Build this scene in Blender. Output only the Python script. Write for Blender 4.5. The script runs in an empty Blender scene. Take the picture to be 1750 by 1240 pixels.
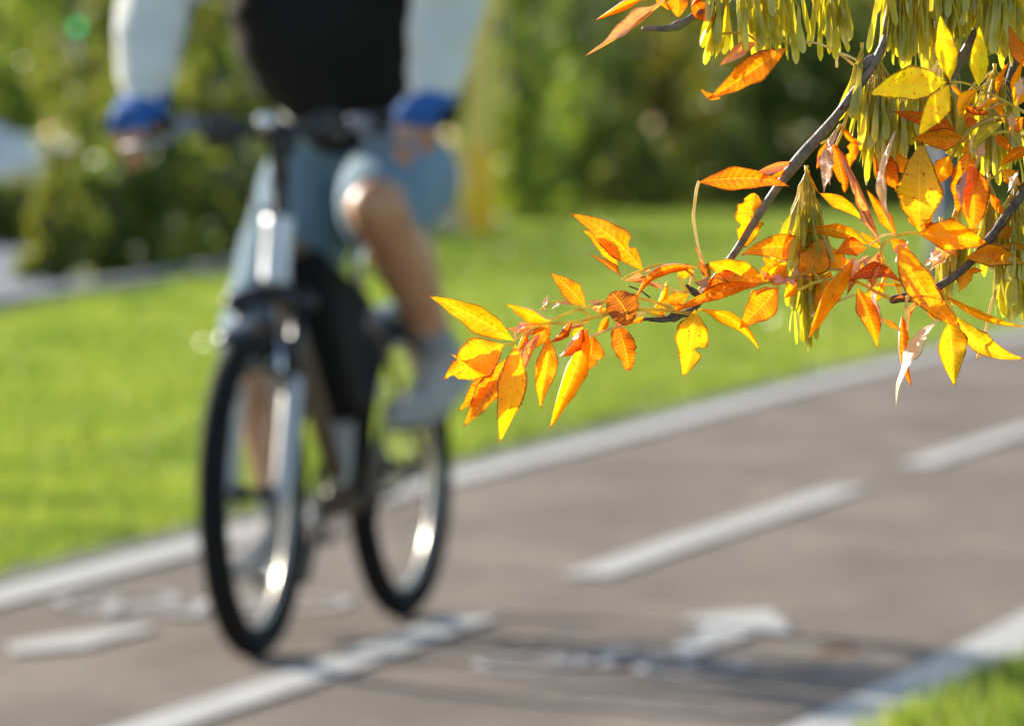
import bpy, bmesh, math, random
import numpy as np
from mathutils import Vector, Matrix, Quaternion, noise

random.seed(11); np.random.seed(11)
SC = bpy.context.scene
COL = SC.collection
R = math.radians

# ---------------------------------------------------------------- camera
FPX = 9955.0                 # focal length in pixels of the 1750 px wide photograph
CAMH = 1.10
HOR = 232.0                  # row of the horizon
PITCH = math.atan((620 - HOR) / FPX)
cam_d = bpy.data.cameras.new("camera")
cam = bpy.data.objects.new("camera", cam_d); COL.objects.link(cam)
cam.location = (0, 0, CAMH)
cam.rotation_euler = (math.pi / 2 - PITCH, 0, 0)
cam_d.sensor_width = 36.0
cam_d.lens = 36.0 * FPX / 1750.0
cam_d.clip_start = 0.1; cam_d.clip_end = 2000
FOCUS = 4.30
cam_d.dof.use_dof = True
cam_d.dof.focus_distance = FOCUS
cam_d.dof.aperture_fstop = 9.3
cam_d.dof.aperture_blades = 0
SC.camera = cam

# ---------------------------------------------------------------- light
SUN_EL = R(21)
SUN_AZ = R(-44)              # measured from +Y (away from the camera) towards +X
w = bpy.data.worlds.new("World"); SC.world = w; w.use_nodes = True
nt = w.node_tree
sky = nt.nodes.new("ShaderNodeTexSky"); sky.sky_type = 'NISHITA'; sky.sun_disc = False
sky.sun_elevation = SUN_EL; sky.sun_rotation = SUN_AZ
bg = nt.nodes["Background"]; bg.inputs[1].default_value = 0.15
nt.links.new(sky.outputs[0], bg.inputs[0])
sun_d = bpy.data.lights.new("sun", 'SUN'); sun_d.energy = 5.0; sun_d.angle = R(0.53)
sun_d.color = (1.0, 0.93, 0.82)
sun = bpy.data.objects.new("sun", sun_d); COL.objects.link(sun)
TO_SUN = Vector((math.sin(SUN_AZ) * math.cos(SUN_EL), math.cos(SUN_AZ) * math.cos(SUN_EL), math.sin(SUN_EL)))
sun.rotation_euler = TO_SUN.to_track_quat('Z', 'Y').to_euler()
sun.location = TO_SUN * 60
SC.view_settings.view_transform = 'Standard'
SC.view_settings.look = 'None'
SC.view_settings.gamma = 1.0
SC.view_settings.exposure = 1.08
SC.cycles.use_denoising = True
SC.cycles.max_bounces = 8
SC.cycles.transparent_max_bounces = 8
SC.cycles.sample_clamp_indirect = 8

# ---------------------------------------------------------------- helpers
RX = Vector((1, 0, 0)); RU = Vector((0, math.sin(PITCH), math.cos(PITCH))); RF = Vector((0, math.cos(PITCH), -math.sin(PITCH)))
def P(px, py, d):
    "point seen at photo pixel (px, py) at distance d along the ground (y = d)"
    v = RF + RX * ((px - 875) / FPX) + RU * ((620 - py) / FPX)
    return Vector((0, 0, CAMH)) + v * (d / v.y)
def G(px, py, z=0.0):
    v = RF + RX * ((px - 875) / FPX) + RU * ((620 - py) / FPX)
    t = (z - CAMH) / v.z
    return Vector((0, 0, CAMH)) + v * t

def link(o, parent=None):
    COL.objects.link(o)
    if parent is not None: o.parent = parent
    return o
def props(o, label=None, cat=None, group=None, kind=None):
    if label: o["label"] = label
    if cat: o["category"] = cat
    if group: o["group"] = group
    if kind: o["kind"] = kind
    return o
def empty(name, loc=(0, 0, 0), matrix=None, **k):
    o = bpy.data.objects.new(name, None); COL.objects.link(o)
    o.empty_display_size = 0.1
    if matrix is not None: o.matrix_world = matrix
    else: o.location = loc
    return props(o, **k)

class MB:
    "collects shapes into one mesh"
    def __init__(s): s.v = []; s.f = []; s.uv = None
    def add(s, v, f):
        n = len(s.v); s.v += [tuple(p) for p in v]; s.f += [tuple(i + n for i in q) for q in f]
    def box(s, c, size, rot=None, bevel=0.0):
        c = Vector(c); h = [q / 2 for q in size]
        bm = bmesh.new(); bmesh.ops.create_cube(bm, size=1.0)
        bmesh.ops.scale(bm, vec=Vector(size), verts=bm.verts)
        if bevel > 0:
            bmesh.ops.bevel(bm, geom=list(bm.edges) , offset=bevel, segments=2, affect='EDGES', profile=0.5)
        M = (rot.to_4x4() if rot is not None else Matrix.Identity(4))
        s.addbm(bm, Matrix.Translation(c) @ M); bm.free()
    def addbm(s, bm, M=None):
        bm.verts.index_update()
        vs = [(M @ v.co) if M is not None else v.co.copy() for v in bm.verts]
        s.add(vs, [[v.index for v in f.verts] for f in bm.faces])
    def tube(s, pts, rad, n=10, cap=True, flat=None, up=None, dome=False):
        "tube through pts; rad number or list; flat = (rx, ry) factors"
        pts = [Vector(p) for p in pts]
        if not isinstance(rad, (list, tuple)): rad = [rad] * len(pts)
        rad = list(rad)
        if dome:
            d0 = (pts[0] - pts[1]).normalized(); d1 = (pts[-1] - pts[-2]).normalized()
            a0, a1, r0, r1 = pts[0], pts[-1], rad[0], rad[-1]
            pre = [(a0 + d0 * r0 * math.sin(R(q)), r0 * math.cos(R(q))) for q in (82, 60, 32)]
            post = [(a1 + d1 * r1 * math.sin(R(q)), r1 * math.cos(R(q))) for q in (32, 60, 82)]
            pts = [q[0] for q in pre] + pts + [q[0] for q in post]
            rad = [q[1] for q in pre] + rad + [q[1] for q in post]
        rings = []; prev = None
        for i, p in enumerate(pts):
            a = pts[max(0, i - 1)]; b = pts[min(len(pts) - 1, i + 1)]
            t = (b - a).normalized()
            if prev is None:
                u0 = Vector(up) if up is not None else (Vector((0, 0, 1)) if abs(t.z) < .9 else Vector((1, 0, 0)))
                x = (u0 - t * u0.dot(t)).normalized()
            else:
                x = (prev - t * prev.dot(t)).normalized()
            prev = x; y = t.cross(x)
            fx, fy = flat if flat else (1, 1)
            rings.append([p + (x * math.cos(2 * math.pi * k / n) * fx + y * math.sin(2 * math.pi * k / n) * fy) * rad[i] for k in range(n)])
        v = [q for r in rings for q in r]; f = []
        for i in range(len(rings) - 1):
            for k in range(n):
                f.append((i * n + k, i * n + (k + 1) % n, (i + 1) * n + (k + 1) % n, (i + 1) * n + k))
        if cap:
            f.append(tuple(range(n - 1, -1, -1))); f.append(tuple((len(rings) - 1) * n + k for k in range(n)))
        s.add(v, f)
    def torus(s, c, axis, Rr, r, n=48, m=10, flat=(1, 1)):
        c = Vector(c); axis = Vector(axis).normalized()
        x = axis.orthogonal().normalized(); y = axis.cross(x)
        v = []; f = []
        for i in range(n):
            a = 2 * math.pi * i / n; d = x * math.cos(a) + y * math.sin(a)
            for k in range(m):
                b = 2 * math.pi * k / m
                v.append(c + d * (Rr + r * flat[0] * math.cos(b)) + axis * (r * flat[1] * math.sin(b)))
        for i in range(n):
            for k in range(m):
                f.append((i * m + k, ((i + 1) % n) * m + k, ((i + 1) % n) * m + (k + 1) % m, i * m + (k + 1) % m))
        s.add(v, f)
    def ball(s, c, r, u=16, vv=10, rot=None):
        c = Vector(c); r = (r, r, r) if not isinstance(r, (tuple, list)) else r
        bm = bmesh.new(); bmesh.ops.create_uvsphere(bm, u_segments=u, v_segments=vv, radius=1.0)
        M = Matrix.Translation(c) @ (rot.to_4x4() if rot is not None else Matrix.Identity(4)) @ Matrix.Diagonal((r[0], r[1], r[2], 1))
        s.addbm(bm, M); bm.free()
    def build(s, name, mat, parent=None, smooth=True, M=None):
        v = [(M @ Vector(q)) for q in s.v] if M is not None else s.v
        me = bpy.data.meshes.new(name); me.from_pydata(v, [], s.f); me.validate()
        if smooth: me.polygons.foreach_set("use_smooth", [True] * len(me.polygons))
        if mat: me.materials.append(mat)
        return link(bpy.data.objects.new(name, me), parent)

def np_mesh(name, verts, nv_per_face, mat, smooth=False):
    "mesh from an (n*k,3) array where each k consecutive vertices form one face"
    me = bpy.data.meshes.new(name); n = len(verts); k = nv_per_face; nf = n // k
    me.vertices.add(n); me.vertices.foreach_set("co", np.asarray(verts, dtype=np.float32).ravel())
    me.loops.add(n); me.loops.foreach_set("vertex_index", np.arange(n, dtype=np.int32))
    me.polygons.add(nf); me.polygons.foreach_set("loop_start", np.arange(0, n, k, dtype=np.int32))
    me.update(calc_edges=True)
    if mat: me.materials.append(mat)
    return me

def remeshed(o, voxel, smooth=4):
    md = o.modifiers.new("r", 'REMESH'); md.mode = 'VOXEL'; md.voxel_size = voxel
    ms = o.modifiers.new("s", 'SMOOTH'); ms.iterations = smooth; ms.factor = 0.5
    dg = bpy.context.evaluated_depsgraph_get(); ev = o.evaluated_get(dg)
    me = bpy.data.meshes.new_from_object(ev)
    o.modifiers.clear(); old = o.data; mat = old.materials[0] if old.materials else None
    o.data = me; me.name = old.name
    if mat and not me.materials: me.materials.append(mat)
    me.polygons.foreach_set("use_smooth", [True] * len(me.polygons)); me.update()
    return o

# ---------------------------------------------------------------- materials
class N:
    def __init__(s, name):
        s.m = bpy.data.materials.new(name); s.m.use_nodes = True
        s.t = s.m.node_tree; s.t.nodes.clear()
        s.out = s.t.nodes.new("ShaderNodeOutputMaterial")
    def n(s, typ, **kw):
        o = s.t.nodes.new(typ)
        for k, v in kw.items():
            if k.startswith("i_"):
                o.inputs[int(k[2:])].default_value = v
            else: setattr(o, k, v)
        return o
    def l(s, a, b): s.t.links.new(a, b)
    def mix(s, fac, a, b, mode='MIX'):
        o = s.t.nodes.new("ShaderNodeMix"); o.data_type = 'RGBA'; o.blend_type = mode
        for idx, q in ((0, fac), (6, a), (7, b)):
            if hasattr(q, "links"): s.l(q, o.inputs[idx])
            else: o.inputs[idx].default_value = (tuple(q) + (1,))[:4] if isinstance(q, (tuple, list)) else q
        return o.outputs[2]
    def math(s, op, a, b=0.0, clamp=False):
        o = s.t.nodes.new("ShaderNodeMath"); o.operation = op; o.use_clamp = clamp
        for idx, q in ((0, a), (1, b)):
            if hasattr(q, "links"): s.l(q, o.inputs[idx])
            else: o.inputs[idx].default_value = q
        return o.outputs[0]
    def noise(s, scale, detail=4, rough=.55, coord='Object', vec=None):
        if vec is None:
            tc = s.n("ShaderNodeTexCoord"); vec = tc.outputs[coord]
        o = s.n("ShaderNodeTexNoise"); o.inputs["Scale"].default_value = scale
        o.inputs["Detail"].default_value = detail; o.inputs["Roughness"].default_value = rough
        s.l(vec, o.inputs["Vector"]); return o.outputs[0]
    def ramp(s, x, *stops):
        o = s.n("ShaderNodeValToRGB"); e = o.color_ramp.elements
        while len(e) > len(stops): e.remove(e[-1])
        while len(e) < len(stops): e.new(1.0)
        for q, (p, c) in zip(e, stops):
            q.position = p; q.color = (tuple(c) + (1,))[:4] if isinstance(c, (tuple, list)) else (c, c, c, 1)
        s.l(x, o.inputs[0]); return o.outputs[0]
    def pbsdf(s, col, rough=.6, metal=0.0, spec=.5, bump=None, bstr=.3, bdist=.01):
        b = s.n("ShaderNodeBsdfPrincipled")
        if hasattr(col, "links"): s.l(col, b.inputs["Base Color"])
        else: b.inputs["Base Color"].default_value = (tuple(col) + (1,))[:4]
        if hasattr(rough, "links"): s.l(rough, b.inputs["Roughness"])
        else: b.inputs["Roughness"].default_value = rough
        b.inputs["Metallic"].default_value = metal
        b.inputs["Specular IOR Level"].default_value = spec
        if bump is not None:
            bn = s.n("ShaderNodeBump"); bn.inputs["Strength"].default_value = bstr; bn.inputs["Distance"].default_value = bdist
            s.l(bump, bn.inputs["Height"]); s.l(bn.outputs[0], b.inputs["Normal"])
        return b
    def fin(s, b): s.l(b.outputs[0], s.out.inputs[0]); return s.m

def simple(name, col, rough=.6, metal=0.0, spec=.5, var=.18, scale=18, bstr=.15):
    q = N(name); nz = q.noise(scale)
    c2 = tuple(x * (1 - var * 2) for x in col)
    c = q.mix(q.ramp(nz, (.3, 0.0), (.7, 1.0)), c2, col)
    return q.fin(q.pbsdf(c, rough, metal, spec, bump=nz, bstr=bstr, bdist=.002))

def leafy(name, c1, c2, c3, scale=1.0, trans=.45, rough=.42, spec=.45):
    "foliage of far plants / grass: diffuse + translucent"
    q = N(name)
    geo = q.n("ShaderNodeNewGeometry")
    a = q.noise(scale, 3, vec=geo.outputs["Position"])
    rnd = geo.outputs["Random Per Island"]
    c = q.mix(q.ramp(a, (.36, 0.0), (.62, 1.0)), c1, c2)
    c = q.mix(q.ramp(rnd, (.55, 0.0), (1.0, .75)), c, c3)
    d = q.n("ShaderNodeBsdfPrincipled"); q.l(c, d.inputs["Base Color"]); d.inputs["Roughness"].default_value = rough
    d.inputs["Specular IOR Level"].default_value = spec
    t = q.n("ShaderNodeBsdfTranslucent")
    ct = q.mix(1.0, c, (1.25, 1.35, .55), 'MULTIPLY'); q.l(ct, t.inputs[0])
    m = q.n("ShaderNodeMixShader"); m.inputs[0].default_value = trans
    q.l(d.outputs[0], m.inputs[1]); q.l(t.outputs[0], m.inputs[2])
    return q.fin(m)

# ================================================================ SETTING
# ---- ground
q = N("soil_and_turf"); geo = q.n("ShaderNodeNewGeometry")
nz = q.noise(.8, 5, vec=geo.outputs["Position"]); n2 = q.noise(25, 3, vec=geo.outputs["Position"])
c = q.mix(q.ramp(nz, (.35, 0.0), (.65, 1.0)), (.13, .18, .02), (.2, .24, .035))
c = q.mix(q.ramp(n2, (.4, 0.0), (.75, .5)), c, (.05, .06, .015))
M_TURF = q.fin(q.pbsdf(c, .9, bump=n2, bstr=.6, bdist=.02))
mb = MB()
xs = list(np.concatenate([np.linspace(-600, -30, 8), np.linspace(-24, 24, 17), np.linspace(30, 600, 8)]))
ys = list(np.concatenate([np.linspace(-60, 0, 4), np.linspace(4, 120, 30), np.linspace(140, 900, 10)]))
mb.add([(x, y, 0) for y in ys for x in xs], [(j * len(xs) + i, j * len(xs) + i + 1, (j + 1) * len(xs) + i + 1, (j + 1) * len(xs) + i) for j in range(len(ys) - 1) for i in range(len(xs) - 1)])
props(mb.build("ground", M_TURF, smooth=False), kind="structure")

def interp(tab):
    ys_, xs_ = [t[0] for t in tab], [t[1] for t in tab]
    return lambda y: float(np.interp(y, ys_, xs_))
def smooth_interp(tab):
    f = interp(tab)
    return lambda y: sum(f(y + o) for o in (-1.5, -.75, 0, .75, 1.5)) / 5
def gt(px, py): g_ = G(px, py); return (g_.y, g_.x)
XL = smooth_interp([(2, -3.6), (6, -2.84)] + [gt(0, 1026), gt(300, 948), gt(762, 824), gt(900, 791), gt(1380, 662), gt(1750, 574)] + [(45, 6.4), (60, 11.5), (90, 24)])
XC = smooth_interp([(2, -2.85), (6, -1.85)] + [gt(300, 1240), gt(820, 1065), gt(1000, 985), gt(1450, 842), gt(1560, 800), gt(1750, 738)] + [(34, 5.2), (45, 8.6), (60, 13.8), (90, 26)])
XR = smooth_interp([(2, -1.7), (6, -.66)] + [gt(1436, 1240), gt(1548, 1187), gt(1648, 1138), gt(1740, 1090)] + [(20, 2.85), (32, 6.2), (45, 10.2), (60, 15.3), (90, 28)])
def slope(f, y): return (f(y + .5) - f(y - .5))
def strip(fl, fr, y0, y1, z, step=.5):
    n = max(2, int((y1 - y0) / step)); v = []; f = []
    for i in range(n + 1):
        y = y0 + (y1 - y0) * i / n
        v += [(fl(y), y, z), (fr(y), y, z)]
    for i in range(n): f.append((2 * i, 2 * i + 1, 2 * i + 3, 2 * i + 2))
    return v, f

q = N("brown_asphalt"); geo = q.n("ShaderNodeNewGeometry"); pos = geo.outputs["Position"]
mp = q.n("ShaderNodeMapping"); mp.inputs["Rotation"].default_value = (0, 0, R(14)); mp.inputs["Scale"].default_value = (1.0, .35, 1)
q.l(pos, mp.inputs[0])
big = q.noise(2.2, 5, .6, vec=mp.outputs[0]); fine = q.noise(260, 2, .7, vec=pos); mid = q.noise(9, 4, .6, vec=pos)
c = q.mix(q.ramp(big, (.36, 0.0), (.66, 1.0)), (.112, .086, .063), (.215, .165, .122))
c = q.mix(q.ramp(mid, (.45, 0.0), (.7, .45)), c, (.085, .074, .066))
c = q.mix(q.ramp(fine, (.35, 0.0), (.7, .5)), c, (.25, .22, .19))
M_ASPH = q.fin(q.pbsdf(c, 1.0, spec=.06, bump=fine, bstr=.5, bdist=.004))
mb = MB(); mb.add(*strip(lambda y: XL(y) - .17, lambda y: XR(y) + .19, 3, 88, .006))
props(mb.build("cycle_path", M_ASPH, smooth=False), kind="structure")

# earth edge where the turf meets the path
q = N("bare_earth"); geo = q.n("ShaderNodeNewGeometry"); nz = q.noise(14, 4, vec=geo.outputs["Position"])
c = q.mix(q.ramp(nz, (.35, 0.0), (.65, 1.0)), (.07, .06, .04), (.13, .13, .06))
M_EARTH = q.fin(q.pbsdf(c, .95, bump=nz, bstr=.8, bdist=.02))
mb = MB(); mb.add(*strip(lambda y: XL(y) - .30, lambda y: XL(y) - .12, 3, 88, .011))
mb.add(*strip(lambda y: XR(y) + .135, lambda y: XR(y) + .24, 3, 88, .011))
props(mb.build("path_verge", M_EARTH, smooth=False), kind="structure")

# paint
q = N("worn_white_paint"); geo = q.n("ShaderNodeNewGeometry"); pos = geo.outputs["Position"]
nz = q.noise(45, 4, .65, vec=pos); n2 = q.noise(6, 3, .5, vec=pos)
c = q.mix(q.ramp(nz, (.56, 0.0), (.72, .55)), (.385, .37, .34), (.20, .17, .135))
c = q.mix(q.ramp(n2, (.4, 0.0), (.7, .5)), c, (.29, .275, .255))
M_PAINT = q.fin(q.pbsdf(c, .95, spec=.1, bump=nz, bstr=.2, bdist=.002))
q = N("faded_paint"); geo = q.n("ShaderNodeNewGeometry"); pos = geo.outputs["Position"]
nz = q.noise(30, 4, .65, vec=pos)
c = q.mix(q.ramp(nz, (.42, 0.0), (.62, .9)), (.42, .41, .40), (.21, .18, .155))
M_FADED = q.fin(q.pbsdf(c, .95, spec=.1))

def line_obj(fc, y0, y1, wd, mat=M_PAINT, name="lane_line"):
    mb = MB()
    def edge(s):
        return lambda y: fc(y) + s * wd / 2 * math.sqrt(1 + slope(fc, y) ** 2)
    mb.add(*strip(edge(-1), edge(1), y0, y1, .014, .3))
    o = mb.build(name, mat, smooth=False); props(o, kind="structure"); return o
line_obj(XL, 3, 88, .165, name="edge_line")
line_obj(lambda y: XR(y) + .02, 3, 88, .17, name="edge_line")
for y0, y1 in ((3.2, 6.1), (8.4, G(820, 1060).y), (G(1000, 992).y, G(1450, 838).y), (G(1560, 802).y, G(1560, 802).y + 3.4), (26.4, 30), (33.5, 37), (41, 44.5)):
    line_obj(XC, y0, y1, .125)

def ground_poly(pts, z):
    g_ = [G(*p) for p in pts]; return [(a.x, a.y, z) for a in g_]
mb = MB()
for poly in ([(1142, 1114), (1196, 1123), (1290, 1094), (1237, 1081)], [(1150, 1066), (1312, 1051), (1356, 1094), (1237, 1081)], [(1312, 1051), (1356, 1094), (1300, 1091), (1237, 1081)]):
    pass
arrow = ground_poly([(1142, 1116), (1192, 1122), (1262, 1103), (1292, 1090), (1356, 1094), (1340, 1070), (1312, 1050), (1240, 1056), (1158, 1066), (1205, 1078), (1190, 1092)], .014)
mb.add(arrow, [tuple(range(len(arrow)))])
props(mb.build("lane_arrow", M_PAINT, smooth=False), kind="structure")
mb = MB()
arrow = ground_poly([(14, 1110), (16, 1126), (80, 1121), (150, 1115), (195, 1100), (262, 1084), (258, 1076), (190, 1082), (120, 1092), (60, 1102)], .014)
mb.add(arrow, [tuple(range(len(arrow)))])
props(mb.build("lane_arrow", M_PAINT, smooth=False), kind="structure")

def pictogram(center, along, scale, name="bicycle_marking"):
    "flat painted bicycle; along = unit vector of its upright direction on the ground"
    along = Vector(along).normalized(); side = Vector((along.y, -along.x, 0)); c = Vector(center)
    L_ = 2.2; mb = MB(); lay = [0]
    def T(x, y): return c + side * (x * scale) + along * (y * scale * 1.5) 
    def ln(a, b, wd=.05):
        a = Vector(a); b = Vector(b); d = (b - a).normalized(); nrm = Vector((-d.y, d.x)) * wd / 2
        z = .0142 + .0004 * (lay[0] % 9); lay[0] += 1
        pts = [a - nrm, b - nrm, b + nrm, a + nrm]
        mb.add([(T(*p_).x, T(*p_).y, z) for p_ in pts], [(0, 1, 2, 3)])
    def ring(cx, cy, r, wd=.05):
        n = 28; v = []
        for i in range(n):
            a = 2 * math.pi * i / n
            for rr in (r - wd / 2, r + wd / 2):
                t_ = T(cx + rr * math.cos(a), cy + rr * math.sin(a)); v.append((t_.x, t_.y, .014))
        mb.add(v, [(2 * i, 2 * i + 1, (2 * i + 3) % (2 * n), (2 * i + 2) % (2 * n)) for i in range(n)])
    ring(-.34, 0, .21); ring(.34, 0, .21)
    ln((-.34, 0), (-.13, .33)); ln((-.13, .33), (.2, .33)); ln((-.02, .0), (.2, .33)); ln((-.34, 0), (-.02, 0)); ln((-.02, 0), (-.13, .33))
    ln((.2, .33), (.34, 0)); ln((.2, .33), (.17, .45)); ln((.1, .46), (.26, .46)); ln((-.2, .42), (-.05, .42), .07)
    props(mb.build(name, M_FADED, smooth=False), kind="structure")
pd = Vector((.25, .97, 0))
pictogram(G(1045, 1146), pd, .5)
pictogram(G(345, 1036), -pd, .62)

# ---- the road beyond the lawn
q = N("grey_asphalt"); geo = q.n("ShaderNodeNewGeometry"); nz = q.noise(.7, 5, vec=geo.outputs["Position"]); n2 = q.noise(60, 2, vec=geo.outputs["Position"])
c = q.mix(q.ramp(nz, (.35, 0.0), (.65, 1.0)), (.055, .068, .09), (.085, .10, .13))
c = q.mix(q.ramp(n2, (.4, 0.0), (.7, .4)), c, (.15, .16, .18))
M_ROAD = q.fin(q.pbsdf(c, .8, bump=n2, bstr=.3))
a0, a1 = G(0, 536), G(350, 476)
sl = (a1.x - a0.x) / (a1.y - a0.y)
XROAD = lambda y: a0.x + sl * (y - a0.y)
mb = MB(); mb.add(*strip(lambda y: XROAD(y) - 9, XROAD, 2, 240, .008, 4))
props(mb.build("road", M_ROAD, smooth=False), kind="structure")
M_KERB = simple("kerb_concrete", (.17, .17, .165), .85, scale=6)
mb = MB()
for i in range(60):
    y = 4 + i * 2; x = XROAD(y) + .09
    mb.box((x, y + 1, .05), (.15, 1.985, .11), Matrix.Rotation(-math.atan(sl), 3, 'Z'), .012)
o = mb.build("kerb", M_KERB, smooth=False); props(o, kind="structure")

# ---- grass
M_GRASS = leafy("grass_blades", (.075, .14, .016), (.215, .26, .042), (.38, .36, .15), scale=1.5, trans=.5, rough=.32, spec=.6)
def in_lawn(x, y):
    return None
def blades(regions, name, label=None):
    out = []
    for (fx0, fx1, y0, y1, dens, h, wd) in regions:
        xs0 = min(fx0(y0), fx0(y1)); xs1 = max(fx1(y0), fx1(y1))
        n = int((xs1 - xs0) * (y1 - y0) * dens)
        x = np.random.uniform(xs0, xs1, n); y = np.random.uniform(y0, y1, n)
        yy = np.linspace(y0, y1, 24)
        l_ = np.interp(y, yy, [fx0(t) for t in yy]); r_ = np.interp(y, yy, [fx1(t) for t in yy])
        # patchy turf: thinner here and there
        keep = (x > l_) & (x < r_)
        x = x[keep]; y = y[keep]; n = len(x)
        patch = .5 + .25 * np.sin(x * 2.1 + np.sin(y * .9) * 2) + .25 * np.sin(y * 1.7 + np.sin(x * 1.3) * 2.4)
        hh = h * (.55 + .7 * np.random.rand(n)) * (.75 + .5 * patch)
        az = np.random.uniform(0, 2 * np.pi, n); la = np.random.uniform(0, 2 * np.pi, n); lean = np.random.rand(n) ** 1.4 * .75
        ww = wd * (.6 + .8 * np.random.rand(n))
        dx = np.cos(az) * ww / 2; dy = np.sin(az) * ww / 2
        z0 = np.full(n, -.004)
        b0 = np.stack([x - dx, y - dy, z0], 1); b1 = np.stack([x + dx, y + dy, z0], 1)
        mx = x + np.cos(la) * lean * hh * .35; my = y + np.sin(la) * lean * hh * .35
        m0 = np.stack([mx - dx * .8, my - dy * .8, hh * .55], 1); m1 = np.stack([mx + dx * .8, my + dy * .8, hh * .55], 1)
        tp = np.stack([x + np.cos(la) * lean * hh, y + np.sin(la) * lean * hh, hh * (1 - .3 * lean)], 1)
        out.append(np.stack([b0, b1, m1, tp, m0], 1).reshape(-1, 3))
    me = np_mesh(name, np.concatenate(out), 5, M_GRASS)
    o = link(bpy.data.objects.new(name, me)); props(o, label, "grass", kind="stuff"); return o
e_l = lambda y: XL(y) - .21
blades([
    (lambda y: max(e_l(y) - 2.2, -1.6 - .05 * y), e_l, 8, 14, 900, .06, .006),
    (lambda y: -.105 * y, e_l, 13, 20, 2600, .06, .007),
    (lambda y: -.105 * y, e_l, 20, 30, 1100, .07, .010),
    (lambda y: max(-.105 * y, XROAD(y) + .2), lambda y: min(e_l(y), .1 * y), 30, 48, 520, .08, .015),
    (lambda y: max(-.105 * y, XROAD(y) + .2), lambda y: .105 * y, 48, 95, 120, .10, .03),
], "lawn", "sunlit mown lawn between the cycle path and the bushes")
blades([
    (lambda y: XR(y) + .155, lambda y: XR(y) + 1.3, 9.5, 13.6, 4200, .075, .006),
    (lambda y: XR(y) + .13, lambda y: XR(y) + 2.4, 13.6, 20, 700, .07, .007),
], "grass_verge", "bright green grass verge in the near right corner beside the white edge line")

# ================================================================ BACKGROUND
M_BARK = simple("grey_bark", (.12, .10, .085), .9, scale=9, bstr=.6)
FOL = [leafy("foliage_deep", (.065, .105, .016), (.135, .175, .025), (.28, .29, .09), 1.0, .5),
       leafy("foliage_olive", (.10, .125, .02), (.225, .225, .03), (.34, .32, .12), .9, .52),
       leafy("foliage_bright", (.12, .18, .022), (.28, .33, .035), (.42, .42, .17), 1.0, .55),
       leafy("foliage_turning", (.16, .155, .02), (.37, .30, .03), (.42, .31, .08), 1.2, .55)]
def foliage(cx, cy, z0, rx, ry, h, ncl, per, leaf, seed, gap=.0):
    rs = np.random.RandomState(seed)
    # clump centres through the volume, denser towards the outside
    u = rs.normal(size=(ncl, 3)); u /= np.linalg.norm(u, axis=1)[:, None]
    rad = rs.rand(ncl) ** .45
    wob = 1 + .22 * np.sin(u[:, 0] * 5 + seed) + .16 * np.sin(u[:, 2] * 7 + seed * 2)
    cc = u * (rad * wob)[:, None]
    cc = cc * np.array([rx, ry, h / 2]) + np.array([cx, cy, z0 + h / 2])
    cs = (.10 + .16 * rs.rand(ncl)) * min(rx, h) * .9
    c = np.repeat(cc, per, 0) + rs.normal(size=(ncl * per, 3)) * np.repeat(cs, per)[:, None] * .55
    c = c[c[:, 2] > .06]; n = len(c)
    a = rs.normal(size=(n, 3)); a /= np.linalg.norm(a, axis=1)[:, None]
    b = rs.normal(size=(n, 3)); b -= a * (a * b).sum(1)[:, None]; b /= np.linalg.norm(b, axis=1)[:, None]
    s = leaf * (.5 + .9 * rs.rand(n))[:, None]
    v = np.stack([c - a * s, c - b * s * .42 + a * s * .1, c + a * s, c + b * s * .42 + a * s * .1], 1).reshape(-1, 3)
    return v
def shrub(cx, cy, rx, h, fol, seed, label, leaf=.055, ncl=60, per=70, z0=.05, ry=None, trunk=True, name="shrub", cat="shrub", group="shrubs along the far side of the lawn"):
    e = empty(name, (cx, cy, 0), label=label, cat=cat, group=group)
    v = foliage(0, 0, z0 - .45 * h, rx, ry or rx * .8, h * 1.45, int(ncl * 1.3), per, leaf, seed)
    link(bpy.data.objects.new("foliage", np_mesh("foliage", v, 4, FOL[fol])), e)["kind"] = "stuff"
    rs = random.Random(seed); mb = MB()
    for k in range(4):
        a = rs.uniform(0, 6.28); r_ = rx * rs.uniform(.3, .6)
        mb.tube([(0.05 * math.cos(a), .05 * math.sin(a), -.05), (r_ * .4 * math.cos(a), r_ * .4 * math.sin(a), z0 + h * .35), (r_ * math.cos(a), r_ * math.sin(a), z0 + h * .75)], [.05, .03, .012], 6)
    mb.build("stem", M_BARK, e)
    return e
def tree(cx, cy, h, cr, fol, seed, label, group="trees standing behind the shrubs", low=1.2, leaf=.13, ncl=90, per=75):
    e = empty("tree", (cx, cy, 0), label=label, cat="tree", group=group)
    rs = random.Random(seed); mb = MB(); tr = .16 + h * .012
    mb.tube([(0, 0, -.1), (.05, 0, h * .2), (rs.uniform(-.3, .3), 0, h * .5), (rs.uniform(-.4, .4), 0, h * .85)], [tr * 1.3, tr, tr * .7, tr * .25], 9)
    mb.build("trunk", M_BARK, e)
    mb = MB()
    for k in range(7):
        a = k * .9 + rs.uniform(-.3, .3); z = h * rs.uniform(.28, .65); l_ = cr * rs.uniform(.5, .85)
        mb.tube([(0, 0, z), (l_ * .5 * math.cos(a), l_ * .5 * math.sin(a), z + l_ * .3), (l_ * math.cos(a), l_ * math.sin(a), z + l_ * .75)], [tr * .5, tr * .3, .02], 6)
    mb.build("limb", M_BARK, e)
    v = foliage(0, 0, low, cr, cr * .9, h - low, ncl, per, leaf, seed)
    link(bpy.data.objects.new("crown", np_mesh("crown", v, 4, FOL[fol])), e)["kind"] = "stuff"
    return e
def at(px, d): return (px - 875) * d / FPX
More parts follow.
